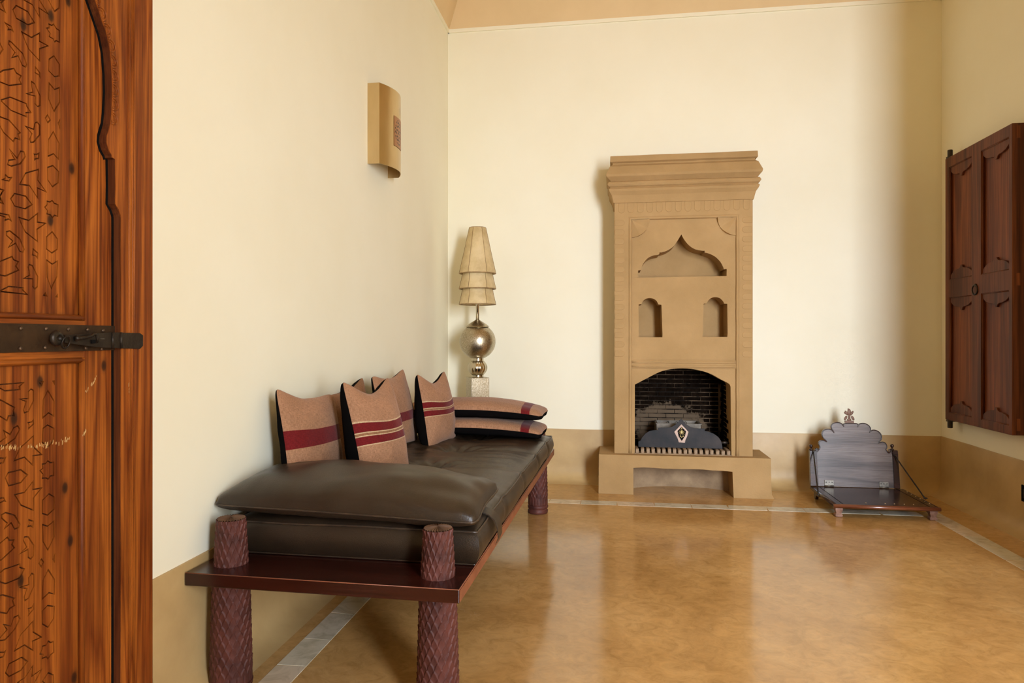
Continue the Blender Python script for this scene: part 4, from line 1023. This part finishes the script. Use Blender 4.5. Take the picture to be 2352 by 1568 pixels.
pillow('woven_cushion', stand(-0.945, 2.50, 0.522, 12, 14, (0.355, 0.43)), 0.355, 0.43, 0.15, 'cloth2', 'velvet', 'tan woven cushion with twin red bands, standing next to the leather bolster', 'cushion', CG, dip=0.055, seed=3, flatback=1.45, heel=0.35, wr=0.006)
pillow('woven_cushion', stand(-1.120, 3.27, 0.525, 4, 12, (0.45, 0.42)), 0.45, 0.42, 0.105, 'cloth3', 'velvet', 'tan woven cushion with one red band at the wall, between the two twin-banded cushions', 'cushion', CG, dip=0.035, seed=4, flatback=0.9, wr=0.006, ear=(0.02, 0))
pillow('woven_cushion', stand(-0.975, 3.53, 0.507, 8, 10, (0.40, 0.415)), 0.40, 0.415, 0.14, 'cloth2b', 'velvet', 'tan woven cushion with twin red bands, standing by the stacked flat cushions', 'cushion', CG, dip=0.055, seed=6, flatback=1.4, heel=0.35, wr=0.006)
# two long cushions lying flat at the far end
fl = Matrix.Rotation(math.radians(-1.15), 4, 'Z')
for k, (zz, lab) in enumerate(((0.588, 'long flat woven cushion with black underside, lower of the stacked pair'), (0.690, 'long flat woven cushion with black underside, top of the stacked pair'))):
    mt = Matrix.Translation(bw(-0.435 + 0.002 * k, 2.12 + 0.01 * k, zz)) @ fl
    pillow('flat_cushion', mt, 0.86, 0.37, 0.115, 'cloth5', 'velvet', lab, 'cushion', 'stacked flat cushions at the lamp end', n=34, pinch=0.03, seed=9 + k, power=0.32, flatback=1.0, bend=lambda p, u, w: Vector((p.x, p.y, p.z - 0.022 * max(0.0, u) ** 2 - 0.008 * u * u)))
# big leather bolster at the near end
mt = Matrix.Translation(bw(-0.425, 0.345, 0.562)) @ BR @ Matrix.Rotation(math.radians(4), 4, 'X') @ Matrix.Rotation(math.radians(1.5), 4, 'Y')
pillow('leather_bolster', mt, 0.90, 0.40, 0.208, 'leather', 'leather', 'large dark brown leather pillow lying across the end of the mattress', 'pillow', n=44, pinch=0.045, wr=0.010, seed=4, piping='leather_edge', power=0.31, flatback=0.33)

# ================================================================== FLOOR LAMP
LX, LY = -0.994, 4.94
lamp = thing('floor_lamp', (LX, LY, 0), label='tall white-metal lamp with engraved ball and three-tiered parchment shade', cat='lamp')
def lz(py): return on_y(1097, py, LY).z
def lr(px): return px * (LY * 1.02) / FOC
s_ = 0.0685
a0 = math.radians(28)
v = []
for z in (0.0, lz(866)):
    for k in range(4):
        th = a0 + PI / 4 + PI / 2 * k; v.append((LX + s_ * 1.414 * math.cos(th), LY + s_ * 1.414 * math.sin(th), z))
mesh_obj('pedestal', v, [(0, 1, 2, 3), (4, 5, 6, 7)] + [(k, (k + 1) % 4, (k + 1) % 4 + 4, k + 4) for k in range(4)], 'silver', lamp, bevel=0.003)
G().lathe([(lr(13), 0), (lr(14), 0.004), (lr(14), lz(861) - lz(866))], (LX, LY, lz(866)), 32).obj('lower_collar', 'silver_smooth', lamp, smooth=True, angle=0.6)
zc0 = lz(844); R = lr(23)
G().lathe([(lr(12) + (R - lr(12)) * math.sin(PI * k / 16) ** 0.75, (k / 16 - 0.5) * (lz(827) - lz(862))) for k in range(17)], (LX, LY, zc0), 96, mod=lambda th, z: 0.93 + 0.07 * abs(math.cos(th * 6)) ** 0.6).obj('fluted_ball', 'silver_smooth', lamp, smooth=True)
G().lathe([(lr(14), 0), (lr(14), lz(820) - lz(829))], (LX, LY, lz(829)), 32).obj('upper_collar', 'silver_smooth', lamp, smooth=True, angle=0.6)
R = lr(41.5); zb0_ = lz(822); zb1_ = lz(757)
prof = [(lr(13), zb0_ - zb0_)]
zc0 = lz(784)
prof = []
for k in range(25):
    ph = -PI / 2 + 0.34 + (PI - 0.34 - 0.62) * k / 24
    prof.append((R * math.cos(ph), R * 0.98 * math.sin(ph)))
zt_ = prof[-1][1]
prof += [(lr(27), zt_ + 0.001), (lr(26), zt_ + 0.006), (lr(20), zt_ + 0.022), (lr(11), zt_ + 0.040), (lr(5), zt_ + 0.052), (lr(4), zt_ + 0.056)]
G().lathe(prof, (LX, LY, zc0), 64).obj('engraved_ball', 'silver', lamp, smooth=True, angle=0.7)
G().lathe([(lr(4), 0), (lr(4), lz(600) - lz(748))], (LX, LY, lz(748)), 16).obj('stem', 'silver_smooth', lamp, smooth=True)
LVIEW = math.atan2(-LY, -LX)      # towards the room's middle
def hexr(th):       # rounded six-panel outline with ridges at the seams
    t = (th - LVIEW) % (PI / 3) - PI / 6
    return 0.30 * math.cos(PI / 6) / math.cos(t) + 0.70 * 0.97 + 0.02 * 0
def shade(y0, y1, r0, r1, name):
    z0_, z1_ = lz(y0), lz(y1); prof = [(lr(r0), z0_), (lr((r0 + r1) / 2) * 0.99, (z0_ + z1_) / 2), (lr(r1), z1_)]
    g = G()
    for rr in (0, 1):
        g.lathe([(r - 0.002 * rr, z) for r, z in prof], (LX, LY, 0), 72, mod=lambda th, z: hexr(th + PI / 6), cap=False)
    sh = g.obj(name, 'parchment', lamp, smooth=True)
    n_ = 72
    for (rr, z, tr) in ((lr(r1), z1_, 0.0035), (lr(r0), z0_, 0.002)):
        G().tube([(LX + rr * hexr(t + PI / 6) * math.cos(t), LY + rr * hexr(t + PI / 6) * math.sin(t), z) for t in [2 * PI * k / n_ for k in range(n_)]], tr, 6, closed=True).obj('rim', 'parchment_seam', sh, smooth=True)
    for k in range(6):
        t = LVIEW + PI / 6 + PI / 3 * k
        G().tube([(LX + r * hexr(t + PI / 6) * 1.004 * math.cos(t), LY + r * hexr(t + PI / 6) * 1.004 * math.sin(t), z) for r, z in prof], 0.0018, 6).obj('seam', 'parchment_seam', sh, smooth=True)
shade(523, 628, 19.5, 43, 'shade_tier'); shade(624, 663, 34, 43, 'shade_tier'); shade(659, 699, 34, 43, 'shade_tier')
# cross bars that carry the shade
g = G()
for k in range(3):
    t = PI / 3 * k - YAW
    for py, rr in ((600, 28), ):
        g.tube([(LX - lr(rr) * math.cos(t), LY - lr(rr) * math.sin(t), lz(py)), (LX + lr(rr) * math.cos(t), LY + lr(rr) * math.sin(t), lz(py))], 0.002, 6)
g.obj('shade_spider', 'silver_smooth', lamp)

# ================================================================== WALL SCONCE
SY0, SY1 = 3.49, 3.822; SYC = (SY0 + SY1) / 2; SZa, SZb = 2.032, 2.462
sco = thing('wall_sconce', (XL, SYC, SZa), label='curved brass wall sconce with a pierced copper square', cat='wall lamp')
arc = []
dep = 0.066; sag = 0.052; n_ = 28
for k in range(n_ + 1):
    t = k / n_ * 2 - 1; arc.append((XL + dep + sag * (1 - t * t), SYC + t * (SY1 - SY0) / 2))
plan = [(XL + 0.001, SY0)] + arc + [(XL + 0.001, SY1)]
def sheet(plan, z0, z1, th, name, mat, parent, uvs=False):
    m_ = len(plan); nr_ = []
    for i in range(m_):
        a = Vector(plan[max(0, i - 1)]); b2 = Vector(plan[min(m_ - 1, i + 1)]); t = (b2 - a).normalized(); nr_.append(Vector((-t.y, t.x)))
    v = []; uvl = []
    for z in (z0, z1):
        for s in (0, th):
            for i in range(m_):
                p = Vector(plan[i]) + nr_[i] * s; v.append((p.x, p.y, z)); uvl.append((i / (m_ - 1), (z - z0) / (z1 - z0)))
    f = []
    for i in range(m_ - 1):
        f += [(i, i + 1, 2 * m_ + i + 1, 2 * m_ + i), (m_ + i, m_ + i + 1, 3 * m_ + i + 1, 3 * m_ + i), (i, i + 1, m_ + i + 1, m_ + i), (2 * m_ + i, 2 * m_ + i + 1, 3 * m_ + i + 1, 3 * m_ + i)]
    f += [(0, m_, 3 * m_, 2 * m_), (m_ - 1, 2 * m_ - 1, 4 * m_ - 1, 3 * m_ - 1)]
    return mesh_obj(name, v, f, mat, parent, smooth=True, angle=math.radians(30), uvs=uvl)
sheet(plan, SZa, SZb, 0.0025, 'shell', 'brass', sco)
za = on_x(896, 325, arc[10][0]).z; zb = on_x(896, 255, arc[10][0]).z
cp = [p for p in arc if abs(p[1] - SYC) < 0.062]
sheet([(p[0] + 0.0012, p[1]) for p in cp], za, zb, -0.0012, 'pierced_panel', 'copper', sco)
G().box(XL + 0.001, XL + 0.02, SYC - 0.04, SYC + 0.04, 2.2, 2.3).obj('bulb_holder', 'brass', sco, bevel=0.003)

# ================================================================== FOLDING FLOOR SEAT
YS = 4.955
seat = thing('folding_floor_seat', (1.64, 4.7, 0), label='low folding wooden floor seat with scalloped backrest and carved finial', cat='floor seat')
SX0, SX1, SYF, SYR, STZ = 1.342, 1.942, 4.44, 4.965, 0.082
def sp(x, y, Y=YS): return fp(1820 + x / 5.226, 920 + y / 5.226, Y)
# seat board with a rounded nosing
g = G().box(SX0 + 0.012, SX1 - 0.012, SYF + 0.012, SYR, STZ - 0.020, STZ)
g.obj('seat_board', 'seatwood', seat, bevel=0.003)
path = [(SX0 + 0.008, SYR, STZ - 0.012), (SX0 + 0.008, SYF + 0.008, STZ - 0.012), (SX1 - 0.008, SYF + 0.008, STZ - 0.012), (SX1 - 0.008, SYR, STZ - 0.012)]
G().tube([path[0], path[1]], 0.012, 12).obj('nosing', 'seatwood', seat, smooth=True)
G().tube([path[3], path[2]], 0.012, 12).obj('nosing', 'seatwood', seat, smooth=True)
G().tube([(SX0 - 0.004, SYF + 0.008, STZ - 0.012), (SX1 + 0.004, SYF + 0.008, STZ - 0.012)], 0.0125, 12).obj('front_nosing', 'seatedge', seat, smooth=True)
for x in (SX0 + 0.052, SX1 - 0.052):
    g = G().box(x - 0.001, x + 0.001, SYF + 0.02, SYR - 0.01, STZ - 0.0005, STZ + 0.0012); g.obj('batten_line', 'black', seat)
# side aprons with a cut-out foot at either end
for x in (SX0 + 0.03, SX1 - 0.03):
    ap = [(SYF + 0.03, STZ - 0.02), (SYF + 0.03, 0.03), (SYF + 0.10, 0.036), (SYF + 0.14, 0.052), (SYR - 0.16, 0.052), (SYR - 0.12, 0.034), (SYR - 0.06, 0.028), (SYR - 0.04, 0.0), (SYR - 0.005, 0.0), (SYR - 0.005, STZ - 0.02)]
    G().plate([ap], 0.02, lambda u, v, w, x=x: (x - 0.01 + w, u, v)).obj('side_apron', 'seatwood', seat, bevel=0.002)
    prof = [(0.017, 0.0), (0.021, 0.004), (0.021, 0.016), (0.015, 0.022), (0.017, 0.028), (0.021, 0.040), (0.022, 0.052), (0.020, 0.060)]
    g = G()
    for i, (r, z) in enumerate(prof):
        g.v += [Vector((x + sx * r, SYF + 0.035 + sy * r, z)) for sx, sy in ((-1, -1), (1, -1), (1, 1), (-1, 1))]
        if i: g.f += [[(i - 1) * 4 + k, (i - 1) * 4 + (k + 1) % 4, i * 4 + (k + 1) % 4, i * 4 + k] for k in range(4)]
    g.f += [[0, 1, 2, 3], [len(g.v) - 4 + k for k in range(4)]]
    g.obj('carved_foot', 'footwood', seat, bevel=0.002)
# backrest outline, scallop by scallop
LEAN = 0.10
def yl(Y): return lambda u, v, w: (u, Y + w + (v - STZ) * LEAN, v)
def arc3(a, m_, b2, n_=7):       # quadratic through the lobe
    a, m_, b2 = Vector(a), Vector(m_), Vector(b2); c_ = m_ * 2 - (a + b2) / 2
    return [tuple(a * (1 - t) ** 2 + c_ * 2 * t * (1 - t) + b2 * t * t) for t in [k / n_ for k in range(n_ + 1)]]
def loopc(pts, n_=24):
    return pts
lob = []
lob += [(312, 1036), (300, 650)]
lob += [(296, 628), (286, 605), (296, 588), (318, 584), (332, 598)]
lob += [(342, 580), (345, 560)]
lob += [(333, 535), (335, 508), (354, 489), (384, 484), (412, 494), (430, 502)]
lob += [(412, 478), (392, 460), (377, 432), (376, 400), (395, 367), (430, 352), (470, 352), (500, 368), (522, 394)]
lob += [(508, 366), (493, 343), (488, 315), (508, 286), (545, 271), (585, 272), (618, 287), (636, 312), (642, 322)]
lob += [(640, 300), (650, 284), (725, 279), (800, 284), (812, 300)]
lob += [(808, 325), (816, 310), (835, 288), (870, 279), (905, 285), (940, 305), (962, 335), (962, 365), (948, 390)]
lob += [(960, 378), (990, 362), (1030, 366), (1065, 385), (1088, 415), (1094, 448), (1085, 478), (1066, 498), (1050, 518)]
lob += [(1076, 510), (1105, 503), (1134, 516), (1152, 545), (1150, 575), (1140, 590)]
lob += [(1150, 612), (1168, 632), (1190, 628), (1198, 612), (1192, 600), (1206, 600), (1213, 640), (1222, 1048)]
BP = [sp(x, y) for x, y in lob[:1]] + [sp(x, y) for x, y in smooth_lobes(lob[1:-1])] + [sp(x, y) for x, y in lob[-1:]]
zb_ = STZ + 0.003
BP[0] = (BP[0][0], zb_); BP[-1] = (BP[-1][0], zb_)
G().plate([BP], 0.022, yl(YS)).obj('backrest', 'backwood', seat, bevel=0.0025, bsegs=2)
Rm = [(x, YS - 0.001 + (z - STZ) * LEAN, z) for x, z in BP[1:-1]]
G().tube(Rm, 0.0032, 8).obj('scalloped_rim', 'seatwood', seat, smooth=True)
for (x, y) in ((300, 603), (1185, 612)):
    c_ = sp(x, y); sg = 1 if x < 600 else -1
    G().tube([(c_[0] + sg * (0.002 + 0.0015 * t) * math.cos(t * 1.0), YS - 0.004 + (c_[1] - STZ) * LEAN, c_[1] + (0.002 + 0.0015 * t) * math.sin(t)) for t in [k * 0.5 for k in range(18)]], 0.0028, 6).obj('volute', 'seatwood', seat, smooth=True)
# carved leaf finial
cf = sp(716, 215); YFi = YS + 0.008 + (cf[1] - STZ) * LEAN
g = G()
def petal(cx_, cz, ang, l, w):
    mt = Matrix.Rotation(-ang, 3, 'Y'); cxx, czz = sp(cx_, cz)
    g.ellipsoid((cxx, YFi, czz), w, 0.006, l, mt, 12, 8)
for a in ((714, 148, 0, 0.024, 0.0125), (682, 158, 0.55, 0.019, 0.008), (746, 160, -0.55, 0.019, 0.008), (668, 160, 0.9, 0.012, 0.006), (672, 218, -0.5, 0.018, 0.009), (758, 220, 0.5, 0.018, 0.009), (706, 118, 0.3, 0.010, 0.006), (716, 205, 0, 0.016, 0.008), (714, 240, 0, 0.012, 0.014)):
    petal(*a)
c1 = sp(715, 262); g.box(c1[0] - 0.028, c1[0] + 0.028, YFi - 0.009, YFi + 0.009, c1[1] - 0.008, c1[1] + 0.006)
g.obj('leaf_finial', 'finialwood', seat, smooth=True, angle=0.9)
# side posts with turned knobs
for (x0, x1, yt) in ((216, 300, 600), (1218, 1278, 600)):
    a0_, zt0_ = sp(x0, yt); a1_, _ = sp(x1, yt); zt1 = sp(x0, yt)[1]
    G().plate([[(a0_, zb_), (a1_ + 0.006, zb_), (a1_, zt1), (a0_, zt1)]], 0.03, yl(YS - 0.010)).obj('side_post', 'seatwood', seat, bevel=0.003)
    kx = sp((236 if x0 < 600 else 1217), 560)[0]; ky = YS + 0.004 + (zt1 - STZ) * LEAN
    G().lathe([(0.004, 0.0), (0.013, 0.001), (0.013, 0.006), (0.006, 0.010), (0.005, 0.016), (0.010, 0.021), (0.0125, 0.029), (0.010, 0.037), (0.003, 0.041)], (kx, ky, zt1), 16).obj('turned_knob', 'seatwood', seat, smooth=True)
# brass hinges and iron stay rods
for x in (440, 1098):
    a = sp(x - 55, 1000); b2 = sp(x + 55, 1042)
    z1_ = min(a[1], STZ + 0.055)
    hg = G().box(a[0], b2[0], YS - 0.003, YS - 0.0005, STZ + 0.012, STZ + 0.046).obj('hinge', 'hinge', seat, bevel=0.0008)
    G().tube([(a[0], YS - 0.004, STZ + 0.007), (b2[0], YS - 0.004, STZ + 0.007)], 0.005, 8).obj('knuckle', 'hinge', hg, smooth=True)
    for k in range(3):
        xx = a[0] + (b2[0] - a[0]) * (0.18 + 0.32 * k)
        G().ellipsoid((xx, YS - 0.003, STZ + 0.032), 0.0035, 0.002, 0.0035, nu=8, nv=6).obj('screw', 'black', hg, smooth=True)
def rod(p0, p1):
    p0, p1 = Vector(p0), Vector(p1)
    G().tube([p0.lerp(p1, k / 6) for k in range(7)], 0.0042, 8).obj('stay_rod', 'iron', seat, smooth=True)
    G().tube([(p1.x + 0.010 * math.cos(t), p1.y + 0.010 * math.sin(t), p1.z + 0.006) for t in [2 * PI * k / 14 for k in range(14)]], 0.003, 6, closed=True).obj('stay_eye', 'iron', seat, smooth=True)
    G().ellipsoid(p0, 0.007, 0.007, 0.009, nu=10, nv=6).obj('stay_eye', 'iron', seat, smooth=True)
e0 = on_z(1820 + 312 / 5.226, 920 + 1140 / 5.226, STZ + 0.006); e1 = on_z(1820 + 1598 / 5.226, 920 + 1180 / 5.226, STZ + 0.006)
r0_ = sp(262, 615, YS - 0.012); r1_ = sp(1240, 660, YS - 0.012)
rod((r0_[0], YS - 0.014 + (r0_[1] - STZ) * LEAN, r0_[1]), (e0.x, e0.y, STZ + 0.006))
rod((r1_[0], YS - 0.014 + (r1_[1] - STZ) * LEAN, r1_[1]), (e1.x, e1.y, STZ + 0.006))
for px, py in ((883, 1225), (1115, 1235), (1225, 1238), (1343, 1242), (1455, 1244)):
    p = on_z(1820 + px / 5.226, 920 + py / 5.226, STZ)
    G().ellipsoid((p.x, max(p.y, SYF + 0.03), STZ), 0.004, 0.004, 0.0025, nu=8, nv=6).obj('brass_stud', 'brass', seat, smooth=True)
for k in range(6):
    G().ellipsoid((SX1 - 0.018, SYF + 0.10 + 0.065 * k, STZ), 0.004, 0.004, 0.0025, nu=8, nv=6).obj('brass_stud', 'brass', seat, smooth=True)

# ================================================================== SHUTTER ON THE RIGHT WALL
XS = 2.235; TH = 0.066
sh = thing('panelled_shutter', (XS + TH / 2, 4.645, 0.55), label='dark brown four-panelled wooden shutter with iron ring on the right wall', cat='shutter')
def sx(px, py): p = on_x(px, py, XS); return (p.y, p.z)
Y0s, Y1s, Z0s, Z1s = 4.249, 5.041, 0.55, 2.322
def xs(X): return lambda u, v, w: (X + w, u, v)       # plate facing -X
ca, cb = sx(2179.5, 700)[0], sx(2231, 700)[0]; cc, cd = sx(2253, 700)[0], sx(2317, 700)[0]
zA, zB_ = sx(2180, 384)[1], sx(2180, 643)[1]; zC_, zD = sx(2180, 683)[1], sx(2180, 947)[1]
holes = [rect(cb, ca, zB_, zA), rect(cd, cc, zB_, zA), rect(cb, ca, zD, zC_), rect(cd, cc, zD, zC_)]
G().plate([rect(Y0s, Y1s, Z0s, Z1s)] + holes, TH, xs(XS)).obj('frame', 'walnut', sh, bevel=0.003)
for (u0, u1, v0, v1) in ((cb, ca, zB_, zA), (cd, cc, zB_, zA), (cb, ca, zD, zC_), (cd, cc, zD, zC_)):
    pn = G().plate([rect(u0 - 0.004, u1 + 0.004, v0 - 0.004, v1 + 0.004)], 0.02, xs(XS + 0.022)).obj('panel', 'walnut_panel', sh)
    for a, b2 in (((u0, v0), (u1, v0)), ((u1, v0), (u1, v1)), ((u1, v1), (u0, v1)), ((u0, v1), (u0, v0))):
        G().tube([(XS + 0.010, *a), (XS + 0.010, *b2)], 0.007, 8).obj('panel_moulding', 'walnut', pn, smooth=True)
    w_ = u1 - u0
    for sg, vb in ((-1, v1), (1, v0)):
        h_ = 0.085
        sh_ = [(0.02, 0), (0.98, 0), (0.98, 0.30), (0.93, 0.45), (0.84, 0.62), (0.72, 0.72), (0.62, 0.74), (0.56, 0.82), (0.53, 1.0), (0.47, 1.0), (0.44, 0.82), (0.38, 0.74), (0.28, 0.72), (0.16, 0.62), (0.07, 0.45), (0.02, 0.30)]
        G().plate([[(u0 + w_ * a, vb + sg * (h_ * b2 + 0.004)) for a, b2 in sh_]], 0.016, xs(XS + 0.008)).obj('carved_bracket', 'walnut', pn, bevel=0.002)
ry, rz = sx(2242, 664)
G().tube([(XS - 0.008 - 0.004 * math.cos(t), ry + 0.022 * math.cos(t), rz - 0.004 + 0.030 * math.sin(t)) for t in [2 * PI * k / 24 for k in range(24)]], 0.0045, 8, closed=True).obj('iron_ring', 'iron', sh, smooth=True)
G().ellipsoid((XS - 0.004, ry, rz + 0.026), 0.008, 0.008, 0.009).obj('ring_staple', 'iron', sh, smooth=True)
for zz in (Z1s - 0.05, (Z0s + Z1s) / 2, Z0s + 0.06):
    G().box(XS + 0.022, XS + 0.042, Y0s - 0.0012, Y0s + 0.002, zz - 0.035, zz + 0.035).obj('tenon_end', 'walnut_panel', sh, bevel=0.001)
# pivot irons at the corner side
for zz, d in ((Z1s, 1), (Z0s, -1)):
    g = G().box(XS + 0.010, XR, Y1s - 0.01, Y1s + 0.012, zz + d * 0.010 - 0.006, zz + d * 0.010 + 0.006)
    g.box(XS + 0.012, XS + 0.05, Y1s - 0.07, Y1s + 0.01, zz + d * 0.003 - 0.004, zz + d * 0.003 + 0.004)
    g.lathe([(0.014, -0.03), (0.016, -0.028), (0.016, 0.028), (0.013, 0.03)], (XS + 0.024, Y1s - 0.015, zz + d * 0.028), 12)
    g.obj('pivot_iron', 'iron', sh, bevel=0.001)

# ================================================================== SOCKET ON THE RIGHT WALL
p = on_x(2346, 1112, XR - 0.012); q_ = on_x(2346, 1150, XR - 0.012)
so = thing('power_socket', (XR, p.y - 0.035, q_.z), label='small black power socket low on the right wall', cat='socket')
G().box(XR - 0.014, XR - 0.004, p.y - 0.085, p.y, q_.z, p.z).obj('faceplate', 'black', so, bevel=0.003)
G().box(XR - 0.017, XR - 0.013, p.y - 0.062, p.y - 0.022, q_.z + 0.022, p.z - 0.022).obj('insert', 'iron', so, bevel=0.002)
